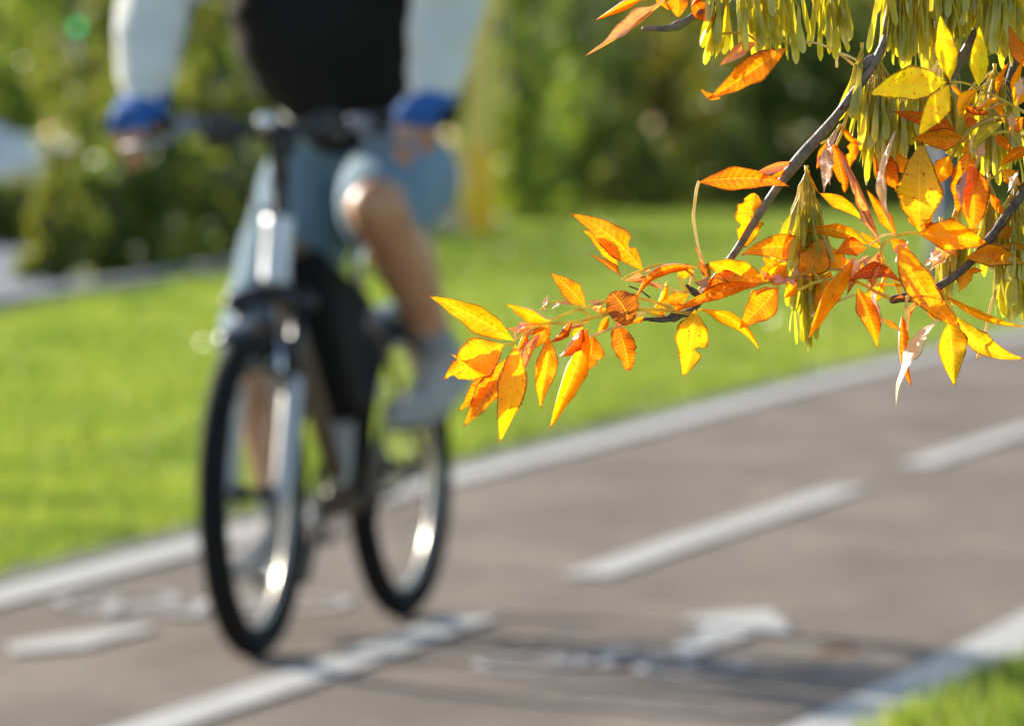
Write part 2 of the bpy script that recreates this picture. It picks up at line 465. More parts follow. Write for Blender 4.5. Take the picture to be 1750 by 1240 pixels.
SH = [  # px, distance, half width px, height m, material, label
    (190, 43.8, 60, .95, 0, "low dark scrub at the kerb between the leftmost small shrub and the next taller one"),
    (330, 46.0, 70, 1.2, 1, "low olive scrub at the kerb just left of the front wheel's top"),
    (95, 43.5, 60, .7, 1, "small scrubby shrub at the kerb nearest the left edge"),
    (250, 44.2, 100, 1.5, 0, "dark shrub at the kerb left of the bicycle, second from the left edge"),
    (385, 47.5, 90, 2.1, 1, "olive shrub at the kerb just left of the bicycle fork"),
    (150, 49.5, 95, 1.6, 1, "low olive shrub at the roadside, in front of the white car's bonnet"),
    (300, 48, 120, 1.9, 0, "dark shrub behind the rider's hand at left, gaps showing the road"),
    (215, 56, 130, 3.1, 1, "olive shrub rising behind the rider's white sleeve at left"),
    (470, 50.5, 110, 2.6, 0, "dark shrub directly behind the bicycle's head tube"),
    (20, 66, 170, 4.6, 2, "sunlit yellow green bush above the white car in the top left corner"),
    (360, 64, 130, 4.4, 1, "tall olive shrub between the rider's sleeve and black vest"),
    (600, 58, 150, 3.2, 0, "deep green shrub hidden mostly behind the rider's body"),
    (890, 70, 95, 4.3, 2, "bright green shrub just right of the yellow post"),
    (880, 74, 90, 1.7, 0, "low dark shrub at the foot of the yellow post"),
    (1010, 82, 130, 4.6, 0, "deep green shrub in the middle of the picture above the lawn"),
    (990, 79, 90, 2.1, 2, "small bright shrub in front of the deep green one at mid picture"),
    (1140, 84, 110, 4.7, 3, "yellowing shrub right of centre behind the hanging orange leaf"),
    (1080, 78, 80, 1.3, 1, "low olive shrub at the lawn's far edge right of centre"),
    (1270, 86, 130, 4.5, 0, "deep green shrub behind the long grey twig"),
    (1230, 80, 90, 1.35, 1, "low olive shrub at the lawn's far edge under the twig fork"),
    (1420, 86, 130, 4.6, 0, "dark green shrub behind the hanging seed bunch"),
    (1560, 84, 130, 4.4, 1, "olive shrub behind the long pink and orange leaves"),
    (1740, 86, 150, 4.8, 0, "deep green shrub at the right edge behind the seed bunches"),
    (1920, 84, 140, 4.4, 2, "bright shrub beyond the right edge of the lawn"),
    (10, 57.5, 100, .72, 1, "low olive shrub right in front of the white car's side at the left edge"),
]
ORD = 'first second third fourth fifth sixth seventh eighth ninth tenth eleventh twelfth thirteenth fourteenth'.split()
for k in range(14):
    px = 870 + 78 * k
    SH.append((px, 87 + 4 * math.sin(k * 2.1) + k * .4, 70, 1.25 + .35 * math.sin(k * 1.7), (0, 1, 0)[k % 3], ORD[k] + " low shrub, counted from the left, in the hedge line along the lawn's far edge"))
for i, (px, d, hw, h, fo, lab) in enumerate(SH):
    rx = hw * d / FPX
    shrub(at(px, d), d, rx, h, fo, 100 + i, lab, leaf=.05 + d * .0002, ncl=int(55 + 22 * rx * h), per=60, z0=.02)
TR = [(-120, 105, 9, 3.0, 2, "sunlit green tree far left behind the road"), (150, 100, 10, 3.2, 1, "olive tree behind the road, left of the rider"),
      (420, 108, 11, 3.2, 0, "dark tree behind the rider's sleeve"), (680, 100, 9.5, 3.0, 1, "olive tree behind the rider's vest"),
      (940, 104, 10, 3.2, 0, "dark tree right of the rider behind the shrubs"), (1180, 108, 11, 3.1, 1, "olive tree at mid picture behind the shrubs"),
      (1430, 102, 10, 3.3, 0, "dark tree behind the hanging seed bunch and shrubs"), (1690, 106, 10, 3.2, 1, "olive tree at right behind the shrubs"),
      (1950, 104, 9, 3.0, 0, "dark tree beyond the right edge of the picture"), (-420, 98, 10, 3.2, 0, "dark tree beyond the left edge of the picture")]
for i, (px, d, h, cr, fo, lab) in enumerate(TR):
    tree(at(px, d), d, h, cr, fo, 300 + i, lab, low=.5, leaf=.12, ncl=150, per=70)
# far wood that closes the view
vs = []
for i in range(46):
    x = -95 + i * 4.3
    vs.append(foliage(x, 165 + 6 * math.sin(i * 1.7), -1, 4.2, 3.5, 13 + 2.5 * math.sin(i * 2.3), 60, 26, .42, 700 + i))
o = link(bpy.data.objects.new("far_wood", np_mesh("far_wood", np.concatenate(vs), 4, FOL[0])))
props(o, "dark far-off wood closing the view behind all shrubs and trees", "wood", kind="stuff")

# ---- posts
def paint(name, col, rough=.5): return simple(name, col, rough, scale=5, var=.12)
M_YEL = paint("yellow_enamel", (.95, .52, .01)); M_OLIVE = paint("olive_grey_paint", (.88, .64, .14)); M_GREYP = paint("grey_steel_paint", (.52, .53, .58))
d = 63.0; g0 = P(820, 402, d); s = d / FPX
e = empty("marker_post", (g0.x, d, 0), label="square yellow and olive post standing at the lawn's far edge right of the rider's arm", cat="post")
mb = MB(); mb.box((0, 0, .48), (50 * s, 50 * s, .98), bevel=.008); mb.build("post_base", M_YEL, e)
mb = MB(); mb.box((0, 0, 2.1), (48 * s, 48 * s, 2.28), bevel=.008); mb.build("post_shaft", M_OLIVE, e)
mb = MB(); mb.box((0, 0, 3.26), (54 * s, 54 * s, .05), bevel=.01); mb.build("cap", M_GREYP, e)
e = empty("utility_cabinet", (at(772, 63.4), 63.4, 0), label="narrow grey roadside cabinet beside the yellow post", cat="cabinet")
mb = MB(); mb.box((0, 0, .47), (.22, .25, .94), bevel=.01); mb.build("cabinet_body", M_GREYP, e)
mb = MB(); mb.box((0, -.128, .5), (.18, .008, .78), bevel=.003); dd = mb.build("door", M_GREYP, e)
mb = MB(); mb.box((.06, -.139, .5), (.015, .014, .08)); mb.build("handle", paint("dark_handle", (.05, .05, .05)), dd)
d = 41.0
e = empty("lamp_post", (at(1607, d), d, 0), label="blue grey lamp post on the lawn behind the orange leaves at right", cat="lamp post")
M_POST = paint("blue_grey_post_paint", (.14, .15, .165))
mb = MB(); mb.tube([(0, 0, 0), (0, 0, .3), (0, 0, .34), (0, 0, 5.2)], [.085, .085, .07, .05], 14); mb.build("pole", M_POST, e)
mb = MB(); mb.tube([(0, 0, -.02), (0, 0, .05)], [.15, .14], 14); mb.build("base_plate", M_POST, e)
mb = MB(); mb.tube([(0, 0, 5.2), (.1, 0, 5.45), (.5, 0, 5.55)], [.05, .045, .04], 10); mb.box((.8, 0, 5.54), (.62, .2, .09), bevel=.03); mb.build("lamp_head", M_GREYP, e)

# ---- traffic signal with a lit green lens
q = N("green_signal_light"); em = q.n("ShaderNodeEmission"); em.inputs[0].default_value = (.02, 1, .3, 1); em.inputs[1].default_value = .75; M_GLIT = q.fin(em)
d = 60.0; zz = P(132, 46, d)
e = empty("traffic_light", (zz.x, d, 0), label="distant traffic light with its green lens lit, upper left above the white car", cat="traffic light")
M_BLK = simple("black_plastic", (.02, .02, .022), .5)
mb = MB(); mb.tube([(0, 0, 0), (0, 0, zz.z - .1)], .03, 10); mb.build("pole", simple("signal_pole", (.10, .11, .08), .5), e)
mb = MB(); mb.box((0, 0.03, zz.z + .1), (.13, .1, .42), bevel=.015); mb.build("housing", simple("signal_housing", (.03, .05, .03), .6), e)
for k, m_ in ((0, M_GLIT), (1, simple("amber_lens", (.12, .06, .01), .3)), (2, simple("red_lens", (.10, .01, .01), .3))):
    mb = MB(); mb.tube([(0, -.02, zz.z + .12 * k), (0, -.035, zz.z + .12 * k)], [.047, .03], 16); mb.build("lens", m_, e)

# ---- white parked car
M_CARW = simple("white_car_paint", (.75, .77, .78), .25, scale=1.5, var=.04, bstr=0)
q = N("car_glass"); M_GLASS = q.fin(q.pbsdf((.03, .04, .045), .05, spec=.8))
M_RUB = simple("tyre_rubber", (.010, .010, .010), .9, spec=.2, scale=60)
M_ALLOY = simple("alloy", (.45, .45, .46), .35, 1.0, var=.05)
def car(loc):
    e = empty("parked_car", loc, label="white parked car facing right on the road at the left edge, partly behind shrubs", cat="car")
    prof = [(-2.1, .35), (-2.12, .8), (-2.0, 1.0), (-1.75, 1.32), (-1.2, 1.49), (0, 1.52), (.45, 1.45), (1.15, 1.08), (1.75, 1.0), (2.08, .85), (2.15, .55), (2.12, .32)]
    def hw(z): return .86 if z < .95 else .86 - (z - .95) * .36
    bm = bmesh.new(); rows = []
    for (x, z) in prof:
        rows.append([bm.verts.new((x, y, z)) for y in (-hw(z), -hw(z) * .96 if z > 1.3 else -hw(z) * .9, hw(z) * .9, hw(z))])
    for a, b in zip(rows, rows[1:]):
        for k in range(3): bm.faces.new((a[k], a[k + 1], b[k + 1], b[k]))
    for k in (0, 3):
        low = [bm.verts.new((x, r_[k].co.y, .3)) for (x, z), r_ in zip(prof, rows)]
        for i in range(len(rows) - 1):
            f_ = (rows[i][k], rows[i + 1][k], low[i + 1], low[i]); bm.faces.new(f_ if k == 0 else f_[::-1])
    mb = MB(); mb.addbm(bm); bm.free()
    mb.box((0, 0, .3), (4.2, 1.7, .08)); mb.build("body", M_CARW, e, smooth=False)
    for sy in (-1, 1):
        for (x0, x1, x2, x3) in ((-1.55, -.3, -.3, -1.25), (-.2, .85, .38, -.2)):
            mb = MB(); y0 = sy * .88; y1 = sy * .715
            mb.add([(x0, y0, 1.0), (x1, y0, 1.0), (x2, y1, 1.42), (x3, y1, 1.42), (x0, y0 - sy * .04, 1.0), (x1, y0 - sy * .04, 1.0), (x2, y1 - sy * .04, 1.42), (x3, y1 - sy * .04, 1.42)],
                   [(0, 1, 2, 3), (7, 6, 5, 4), (0, 4, 5, 1), (1, 5, 6, 2), (2, 6, 7, 3), (3, 7, 4, 0)]); mb.build("window", M_GLASS, e, smooth=False)
        mb = MB(); mb.box((.8, sy * .95, 1.05), (.12, .16, .12), bevel=.03); mb.build("mirror", M_CARW, e)
        mb = MB(); mb.box((-.1, sy * .875, .9), (.16, .03, .03), bevel=.008); mb.build("handle", M_CARW, e)
        for x in (-1.3, 1.3):
            mb = MB(); mb.torus((x, sy * .8, .32), (0, 1, 0), .24, .085, 28, 8, (1, 1.1)); wo = mb.build("tyre", M_RUB, e)
            mb = MB(); mb.tube([(x, sy * .86, .32), (x, sy * .88, .32)], [.2, .16], 20); mb.tube([(x, sy * .70, .32), (x, sy * .86, .32)], .2, 20); mb.build("rim", M_ALLOY, wo)
    mb = MB(); mb.add([(.5, -.66, 1.455), (.5, .66, 1.455), (1.14, .74, 1.105), (1.14, -.74, 1.105)], [(0, 1, 2, 3)]); mb.build("windscreen", M_GLASS, e)
    for sy in (-1, 1):
        mb = MB(); mb.box((2.08, sy * .68, .78), (.12, .26, .14), bevel=.03); mb.build("headlight", simple("lamp_glass", (.6, .6, .6), .1), e)
        mb = MB(); mb.box((1.2, sy * .868, .74), (.10, .014, .05), bevel=.004); mb.build("indicator", simple("orange_lens", (.8, .25, .03), .2), e)
    return e
d = 60.0; car((at(205, d) - 2.12, d, .012))

# ================================================================ BICYCLE
RC = G(690, 1058); FC = G(440, 1128)
FWD = (FC - RC); FWD.z = 0; WB = FWD.length; FWD.normalize(); LFT = Vector((-FWD.y, FWD.x, 0))
LEAN = R(1.7)
MW = Matrix((( FWD.x, LFT.x, 0, RC.x), (FWD.y, LFT.y, 0, RC.y), (0, 0, 1, .006), (0, 0, 0, 1))) @ Matrix.Rotation(LEAN, 4, 'X')
bike = empty("bicycle", matrix=MW, label="bicycle with silver head tube, suspension fork and black frame bag, ridden towards the camera", cat="bicycle")
RW = .343
def metal(name, col, rough, met=.9): return simple(name, col, rough, met, var=.05, scale=8, bstr=0)
M_FRAME = simple("shaded_silver_frame_paint", (.115, .08, .05), .55, 0.0, spec=.25, var=.05, scale=6, bstr=0)  # silver frame; its shade is put into the colour as a dark bronze
M_CHROME = metal("polished_alloy", (.75, .74, .72), .22, 1.0)
M_RIM = metal("satin_rim", (.42, .39, .34), .3, .9)
M_LEVER = metal("satin_lever", (.20, .20, .22), .5, .3)
M_FORK = simple("grey_fork_paint", (.36, .36, .36), .42, .2, var=.03, bstr=0)
M_BLACKM = simple("black_metal", (.02, .02, .022), .32, .3, var=.05)
M_SILV = simple("silver_fork_paint", (.62, .63, .64), .36, .25, var=.03, bstr=0)
M_BAG = simple("black_nylon", (.007, .0065, .0065), .9, spec=.15, scale=120)
M_CHAIN = metal("oiled_steel", (.2, .18, .16), .4)
HUBF = Vector((WB, 0, RW)); BB = Vector((.435, 0, .285)); HUBR = Vector((0, 0, RW))
SA0 = Vector((WB - .045, 0, RW)); tA = R(71.5); SD = Vector((-math.cos(tA), 0, math.sin(tA)))   # steering axis, upwards
STEER = Matrix.Translation(SA0) @ Matrix.Rotation(R(2.6), 4, SD) @ Matrix.Translation(-SA0)
def ax(t): return SA0 + SD * t
def wheel(c, M, par, front):
    wh = MB(); wh.torus(c, (0, 1, 0), RW - .029, .029, 72, 12, (1.0, 1.12)); t = wh.build("tyre", M_RUB, par, M=M)
    # knobs of the tread
    mb = MB()
    for i in range(110):
        a = 2 * math.pi * i / 110
        for yy in (-.012, .0, .012):
            off = (.5 if yy == 0 else 0) * 2 * math.pi / 110
            p = Vector(c) + Vector((math.cos(a + off), 0, math.sin(a + off))) * (RW - .002 - abs(yy) * .25) + Vector((0, yy, 0))
            mb.box(p, (.0045, .008, .009), Matrix.Rotation(-(a + off), 3, 'Y'))
    o = mb.build("tread", M_RUB, t, smooth=False, M=M); o["kind"] = "stuff"
    mb = MB(); mb.torus(c, (0, 1, 0), RW - .066, .010, 72, 8, (1.0, 1.0)); mb.build("rim", M_RIM, par, M=M)
    mb = MB(); 
    for i in range(32):
        a = 2 * math.pi * i / 32; sy = .028 if i % 2 else -.028; b = a + (.35 if i % 4 < 2 else -.35)
        mb.tube([Vector(c) + Vector((math.cos(b) * .022, sy, math.sin(b) * .022)), Vector(c) + Vector((math.cos(a), 0, math.sin(a))) * (RW - .06)], .0008, 4, False)
    mb.build("spokes", M_CHAIN, par, M=M)
    mb = MB(); mb.tube([Vector(c) + Vector((0, y, 0)) for y in (-.052, -.035, -.034, -.026, -.02, .02, .026, .034, .035, .052)], [.009, .009, .026, .026, .014, .014, .026, .026, .009, .009], 16); mb.build("hub", M_BLACKM, par, M=M)
    # reflectors held in the spokes
    for k, a in enumerate((.9, 4.0)):
        mb = MB(); p = Vector(c) + Vector((math.cos(a), 0, math.sin(a))) * (RW - .12)
        mb.box(p, (.012, .012, .06), Matrix.Rotation(-a, 3, 'Y'), .003); mb.build("wheel_reflector", simple("clear_reflector", (.7, .65, .5), .1), par, M=M)
we = empty("front_wheel"); we.parent = bike; wheel(HUBF, STEER, we, True)
we = empty("rear_wheel"); we.parent = bike; wheel(HUBR, None, we, False)
# frame
HT0, HT1 = ax(.46), ax(.60)
ST = Vector((.435 - .50 * math.cos(R(73)), 0, .285 + .50 * math.sin(R(73))))
mb = MB()
mb.tube([HT0, HT1], [.024, .024], 16)
mb.tube([HT0 + SD * .035, BB + Vector((.01, 0, .02))], [.027, .022], 14)
mb.tube([HT1 - SD * .03, ST - Vector((0, 0, .03))], [.022, .017], 14)
mb.tube([BB, ST], .0165, 14)
mb.tube([BB - Vector((0, .036, 0)), BB + Vector((0, .036, 0))], .023, 14)
for s_ in (-1, 1):
    mb.tube([BB + Vector((-.03, s_ * .03, 0)), Vector((.22, s_ * .045, .30)), HUBR + Vector((0, s_ * .062, 0))], .010, 8)
    mb.tube([ST + Vector((-.01, s_ * .016, -.02)), HUBR + Vector((0.01, s_ * .062, .01))], .0085, 8)
fr_ = mb.build("frame", M_FRAME, bike)
mb = MB(); mb.tube([HT0 - SD * .004, HT0 + SD * .01, HT1 - SD * .01, HT1 + SD * .004], [.033, .030, .030, .033], 18); mb.build("head_tube", M_SILV, fr_)
# fork
for s_ in (-1, 1):
    mb = MB(); mb.tube([HUBF + Vector((0, s_ * .062, -.012)), ax(.02) + Vector((.035, s_ * .062, 0)), ax(.24) + Vector((.022, s_ * .062, 0))], [.017, .021, .023], 14, dome=True)
    fl = mb.build("fork_leg", M_FORK, bike, M=STEER)
    mb = MB(); mb.tube([ax(.23) + Vector((.022, s_ * .062, 0)), ax(.40) + Vector((.022, s_ * .062, 0))], .015, 12); mb.build("stanchion", M_BLACKM, fl, M=STEER)
mb = MB(); mb.tube([ax(.42) + Vector((.022, -.08, 0)), ax(.435) + Vector((.012, -.04, 0)), ax(.44), ax(.435) + Vector((.012, .04, 0)), ax(.42) + Vector((.022, .08, 0))], [.022, .024, .028, .024, .022], 12, dome=True)
mb.build("fork_crown", M_BLACKM, bike, M=STEER)
mb = MB(); mb.tube([ax(.25) + Vector((.05, -.062, 0)), ax(.29) + Vector((.075, 0, 0)), ax(.25) + Vector((.05, .062, 0))], .012, 10); mb.build("fork_brace", M_BLACKM, bike, M=STEER)
for s_ in (-1, 1):
    mb = MB(); mb.tube([ax(.22) + Vector((.055, s_ * .045, 0)), ax(.36) + Vector((.06, s_ * .034, 0))], [.010, .007], 8); mb.box(ax(.29) + Vector((.05, s_ * .022, 0)), (.05, .012, .012), bevel=.003)
    mb.build("brake_arm", M_CHROME, bike, M=STEER)
# front mudguard stub (dark, over the tyre)
mb = MB()
for side in (0,):
    pts = []
    for i in range(13):
        a = R(62 + i * 8.0); pts.append(HUBF + Vector((math.cos(a), 0, math.sin(a))) * (RW + .022))
    mb.tube(pts, .03, 10, flat=(.18, 1.0), up=(0, 0, 1))
mb.build("mudguard", M_BLACKM, bike, M=STEER)
mb = MB()
pts = [HUBR + Vector((math.cos(R(a)), 0, math.sin(R(a)))) * (RW + .025) for a in range(20, 175, 12)]
mb.tube(pts, .032, 10, flat=(.18, 1.0)); mb.build("mudguard", M_BLACKM, bike)
# stem and bar
BARC = ax(.60) + SD * .105 + Vector((.062, 0, .01)); BARC.z = 1.105
mb = MB(); mb.tube([HT1 - SD * .005, HT1 + SD * .10], .018, 14, dome=True); mb.tube([HT1 + SD * .085, BARC], [.02, .021], 12, dome=True)
mb.tube([BARC + Vector((0, -.028, 0)), BARC + Vector((0, .028, 0))], .024, 14); mb.build("stem", M_BLACKM, bike, M=STEER)
mb = MB(); hb = []
for y, dx, dz in ((-.375, -.035, .022), (-.2, -.018, .018), (-.1, -.002, .006), (-.03, 0, 0), (.03, 0, 0), (.1, -.002, .006), (.2, -.018, .018), (.375, -.035, .022)):
    hb.append(BARC + Vector((dx, y, dz)))
mb.tube(hb, .0155, 12); mb.build("handlebar", M_BLACKM, bike, M=STEER)
GR = {}
for s_ in (-1, 1):
    a = BARC + Vector((-.022, s_ * .252, .019)); b = BARC + Vector((-.036, s_ * .378, .0225)); GR[s_] = STEER @ ((a + b) / 2)
    mb = MB(); mb.tube([a, a.lerp(b, .3), a.lerp(b, .7), b], [.016, .018, .018, .016], 14, dome=True); mb.build("grip", M_RUB, bike, M=STEER)
    mb = MB(); c0 = BARC + Vector((-.004, s_ * .19, .012))
    mb.box(c0, (.045, .05, .035), bevel=.01); mb.tube([c0 + Vector((.02, 0, -.01)), c0 + Vector((.07, s_ * .04, -.035)), c0 + Vector((.06, s_ * .13, -.045))], [.009, .008, .006], 8)
    mb.build("brake_lever", M_LEVER, bike, M=STEER)
    mb = MB(); mb.box(BARC + Vector((.004, s_ * .115, .0)), (.06, .075, .055), bevel=.012); mb.box(BARC + Vector((.0, s_ * .12, .03)), (.03, .03, .02), bevel=.006); mb.build("shifter", M_BLACKM, bike, M=STEER)
    mb = MB(); mb.tube([BARC + Vector((.03, s_ * .11, 0)), BARC + Vector((.11, s_ * .07, .01)), BARC + Vector((.09, s_ * .02, -.09)), ax(.50) + Vector((.05, s_ * .02, 0)), ax(.38) + Vector((.06, s_ * .01, 0))], .003, 6); mb.build("cable", M_BLACKM, bike, M=STEER)
mb = MB(); mb.ball(BARC + Vector((.02, -.01, .018)), (.024, .024, .02)); mb.build("bell", M_CHROME, bike, M=STEER)
mb = MB(); mb.tube([BARC + Vector((.02, .04, -.03)), BARC + Vector((.055, .04, -.035))], [.018, .024], 16); mb.build("front_lamp", M_BLACKM, bike, M=STEER)
# saddle, seat post, frame bag
SP1 = ST + (ST - BB).normalized() * .17
mb = MB(); mb.tube([ST - Vector((0, 0, .02)), SP1], .0135, 12); mb.build("seat_post", M_CHROME, bike)
mb = MB(); mb.tube([SP1 + Vector((-.13, 0, .04)), SP1 + Vector((-.06, 0, .045)), SP1 + Vector((.04, 0, .035)), SP1 + Vector((.14, 0, .03))], [.07, .075, .035, .02], 14, flat=(.35, 1.0), up=(0, 0, 1), dome=True); mb.build("saddle", M_BAG, bike)
mb = MB()
tri = [BB + Vector((.02, 0, .10)), ST + Vector((.03, 0, -.06)), HT1 + Vector((-.07, 0, -.05)), HT0 + Vector((-.06, 0, .0)), BB + Vector((.09, 0, .12))]
tri = [Vector((.45, 0, .46)), Vector((.345, 0, .745)), Vector((.70, 0, .855)), Vector((.79, 0, .80)), Vector((.62, 0, .55))]
bm = bmesh.new(); va = [bm.verts.new(p + Vector((0, -.052, 0))) for p in tri]; vb = [bm.verts.new(p + Vector((0, .052, 0))) for p in tri]
bm.faces.new(va); bm.faces.new(vb[::-1])
for i in range(5): bm.faces.new((va[i], vb[i], vb[(i + 1) % 5], va[(i + 1) % 5]))
bmesh.ops.recalc_face_normals(bm, faces=bm.faces); bmesh.ops.bevel(bm, geom=list(bm.edges), offset=.014, segments=2, affect='EDGES')
mb.addbm(bm); bm.free(); mb.build("frame_bag", M_BAG, bike)
mb = MB(); mb.tube([Vector((.475, 0, .345)), Vector((.465, 0, .37)), Vector((.44, 0, .455)), Vector((.435, 0, .47))], [.028, .030, .030, .018], 16, dome=True); mb.build("water_bottle", simple("frosted_bottle", (.34, .34, .32), .5), bike)
# drivetrain; right crank is down, left crank is up
CA = R(-80); cd = Vector((math.cos(CA), 0, math.sin(CA)))     # direction of the right crank
CR = .17
for s_ in (-1, 1):
    dd_ = cd if s_ == -1 else -cd
    a = BB + Vector((0, s_ * .05, 0)); b = BB + dd_ * CR + Vector((0, s_ * .085, 0))
    mb = MB(); mb.tube([a, b], [.015, .012], 10, dome=True, flat=(1, .7)); cr = mb.build("crank", M_BLACKM, bike)
    mb = MB(); pc = b + Vector((0, s_ * .065, 0)); mb.box(pc, (.085, .085, .022), bevel=.006); mb.tube([b, pc], .006, 8); mb.build("pedal", M_BLACKM, cr)
mb = MB(); mb.torus(BB + Vector((0, -.045, 0)), (0, 1, 0), .085, .006, 40, 6, (2.0, .35))
for i in range(5): a = i * 2 * math.pi / 5; mb.tube([BB + Vector((0, -.045, 0)), BB + Vector((math.cos(a) * .08, -.045, math.sin(a) * .08))], .006, 6)
mb.build("chainring", M_CHAIN, bike)
mb = MB(); mb.torus(HUBR + Vector((0, -.045, 0)), (0, 1, 0), .035, .012, 30, 6, (1.2, 1)); mb.build("cassette", M_CHAIN, bike)
mb = MB(); mb.tube([BB + Vector((0, -.045, .09)), HUBR + Vector((0, -.045, .042))], .005, 6); mb.tube([BB + Vector((0, -.045, -.09)), HUBR + Vector((.03, -.045, -.1)), HUBR + Vector((.0, -.045, -.035))], .005, 6); mb.build("chain", M_CHAIN, bike)
mb = MB(); mb.box(HUBR + Vector((.02, -.052, -.07)), (.05, .02, .09), Matrix.Rotation(R(20), 3, 'Y'), .006); mb.build("rear_derailleur", M_BLACKM, bike)

# ================================================================ RIDER
rider = empty("person", matrix=MW, label="cyclist in black vest, grey long sleeves, blue gloves and denim shorts riding towards the camera", cat="person")
q = N("skin"); nz = q.noise(14, 3); c = q.mix(q.ramp(nz, (.35, 0.0), (.7, 1.0)), (.36, .17, .085), (.46, .24, .13))
pb = q.pbsdf(c, .45, spec=.45, bump=q.noise(90, 2), bstr=.1); pb.inputs["Subsurface Weight"].default_value = .12; pb.inputs["Subsurface Radius"].default_value = (.01, .004, .002); M_SKIN = q.fin(pb)
def cloth(name, col, rough=.9, sc=7, st=.5):
    q = N(name); nz = q.noise(sc, 3, .5); wv = q.noise(500, 1)
    c = q.mix(q.ramp(nz, (.3, 0.0), (.7, 1.0)), tuple(x * .85 for x in col), col)
    return q.fin(q.pbsdf(c, rough, spec=.15, bump=nz, bstr=st, bdist=.03))
M_SLEEVE = cloth("grey_jersey", (.60, .60, .56)); M_VEST = cloth("black_vest_cloth", (.013, .012, .012)); M_DENIM = cloth("faded_denim", (.15, .225, .28), .85, 9)
M_GLOVE = cloth("blue_glove", (.03, .10, .30), .8, 20); M_SOCK = cloth("grey_sock", (.24, .25, .27)); M_SHOE = cloth("grey_trainer", (.34, .32, .30), .8, 20)
M_SOLE = simple("pale_sole", (.5, .48, .45), .7); M_HAIR = simple("brown_hair", (.06, .035, .02), .7); M_HELM = simple("white_helmet_shell", (.6, .6, .62), .3, var=.03)
V = Vector
J = {}
hipc = V((.22, 0, 1.02))
shc = V((.42, -.015, 1.53))
J['sh'] = {-1: V((.44, -.20, 1.545)), 1: V((.44, .18, 1.545))}
J['wr'] = {s_: GR[s_] + V((-.060, s_ * .004, .022)) for s_ in (-1, 1)}
J['el'] = {-1: V((.665, -.325, 1.425)), 1: V((.665, .35, 1.425))}
J['hip'] = {-1: V((.24, -.10, 1.0)), 1: V((.24, .10, 1.0))}
J['kn'] = {-1: V((.50, -.165, .615)), 1: V((.655, .168, .93))}
J['an'] = {-1: V((.375, -.165, .235)), 1: V((.380, .215, .615))}
PED = {-1: BB + cd * CR + V((0, -.15, .011)), 1: BB - cd * CR + V((0, .15, .011))}
def foot_pts(s_):
    a = J['an'][s_]; p = PED[s_]
    ball = V((p.x + .015, p.y + s_ * .035, p.z + .035))
    dirn = V((ball.x - a.x, ball.y - a.y, 0)).normalized()
    heel = V((a.x, a.y, 0)) - dirn * .04 + V((0, 0, a.z - .06))
    toe = ball + dirn * .075 + V((0, 0, -.010 if s_ == 1 else -.006))
    return heel, ball, toe, dirn
body = MB()
def seg(mb, pts, rad, n=16, **k): mb.tube(pts, rad, n, dome=True, **k)
# trunk
seg(body, [hipc + V((-.02, 0, -.04)), hipc + V((.02, 0, .08)), hipc + V((.1, 0, .22)), shc + V((-.05, 0, -.1)), shc + V((-.01, 0, -.01))], [.125, .135, .13, .13, .085], 20, flat=(.85, 1.25), up=(1, 0, 0))
for s_ in (-1, 1):
    sh, el, wr = J['sh'][s_], J['el'][s_], J['wr'][s_]
    seg(body, [shc + V((0, s_ * .06, 0)), sh, sh.lerp(el, .35), el, el.lerp(wr, .3), wr.lerp(el, .12), wr], [.07, .062, .052, .042, .043, .031, .028])
    hp, kn, an = J['hip'][s_], J['kn'][s_], J['an'][s_]
    back = (V((-1, 0, .1))).normalized()
    seg(body, [hp, hp.lerp(kn, .35), hp.lerp(kn, .75), kn + V((.0, 0, .0)), kn.lerp(an, .12)], [.1, .096, .082, .074, .066])
    seg(body, [kn, kn.lerp(an, .18) + back * .012, kn.lerp(an, .35) + back * .022, kn.lerp(an, .65) + back * .01, an], [.070, .066, .070, .052, .038])
    body.ball(kn + (kn - hp).normalized() * .012 + V((.012, 0, .008)), .062)
    h_, b_, t_, dn = foot_pts(s_)
    seg(body, [an, an.lerp(h_, .6), h_ + V((0, 0, .005))], [.036, .036, .03]); seg(body, [an.lerp(h_, .5), b_, t_], [.036, .032, .022], flat=(.8, 1.15))
    # hand: palm and five fingers closed on the grip
    g_ = GR[s_]; gdir = (STEER.to_3x3() @ V((-.014 * 1, s_ * .125, .0035))).normalized()
    kc = g_ + V((.020, 0, .012))
    seg(body, [wr, wr.lerp(kc, .5) + V((0, 0, .006)), kc], [.029, .03, .024], flat=(.6, 1.45), up=(0, 0, 1))
    for k in range(4):
        off = gdir * (-.032 + .0215 * k); ln_ = (1.15, 1.28, 1.2, 1.0)[k]
        k0 = g_ + off + V((.028, 0, .004)); lev = (k < 2)
        if lev: pts = [g_ + off * .8 + V((-.02, 0, .036)), k0, k0 + V((.022, 0, -.026)) * ln_, k0 + V((.030, 0, -.054)) * ln_, k0 + V((.022, 0, -.080)) * ln_]
        else: pts = [g_ + off * .8 + V((-.02, 0, .036)), k0, k0 + V((.012, 0, -.028)) * ln_, k0 + V((.006, 0, -.054)) * ln_, k0 + V((-.014, 0, -.066)) * ln_]
        seg(body, pts, [.011, .0105, .0095, .009, .0078], 10)
    seg(body, [g_ + gdir * -.045 + V((-.03, 0, .022)), g_ + gdir * -.056 + V((-.004, 0, .0)), g_ + gdir * -.05 + V((.016, 0, -.020))], [.014, .012, .009], 10)
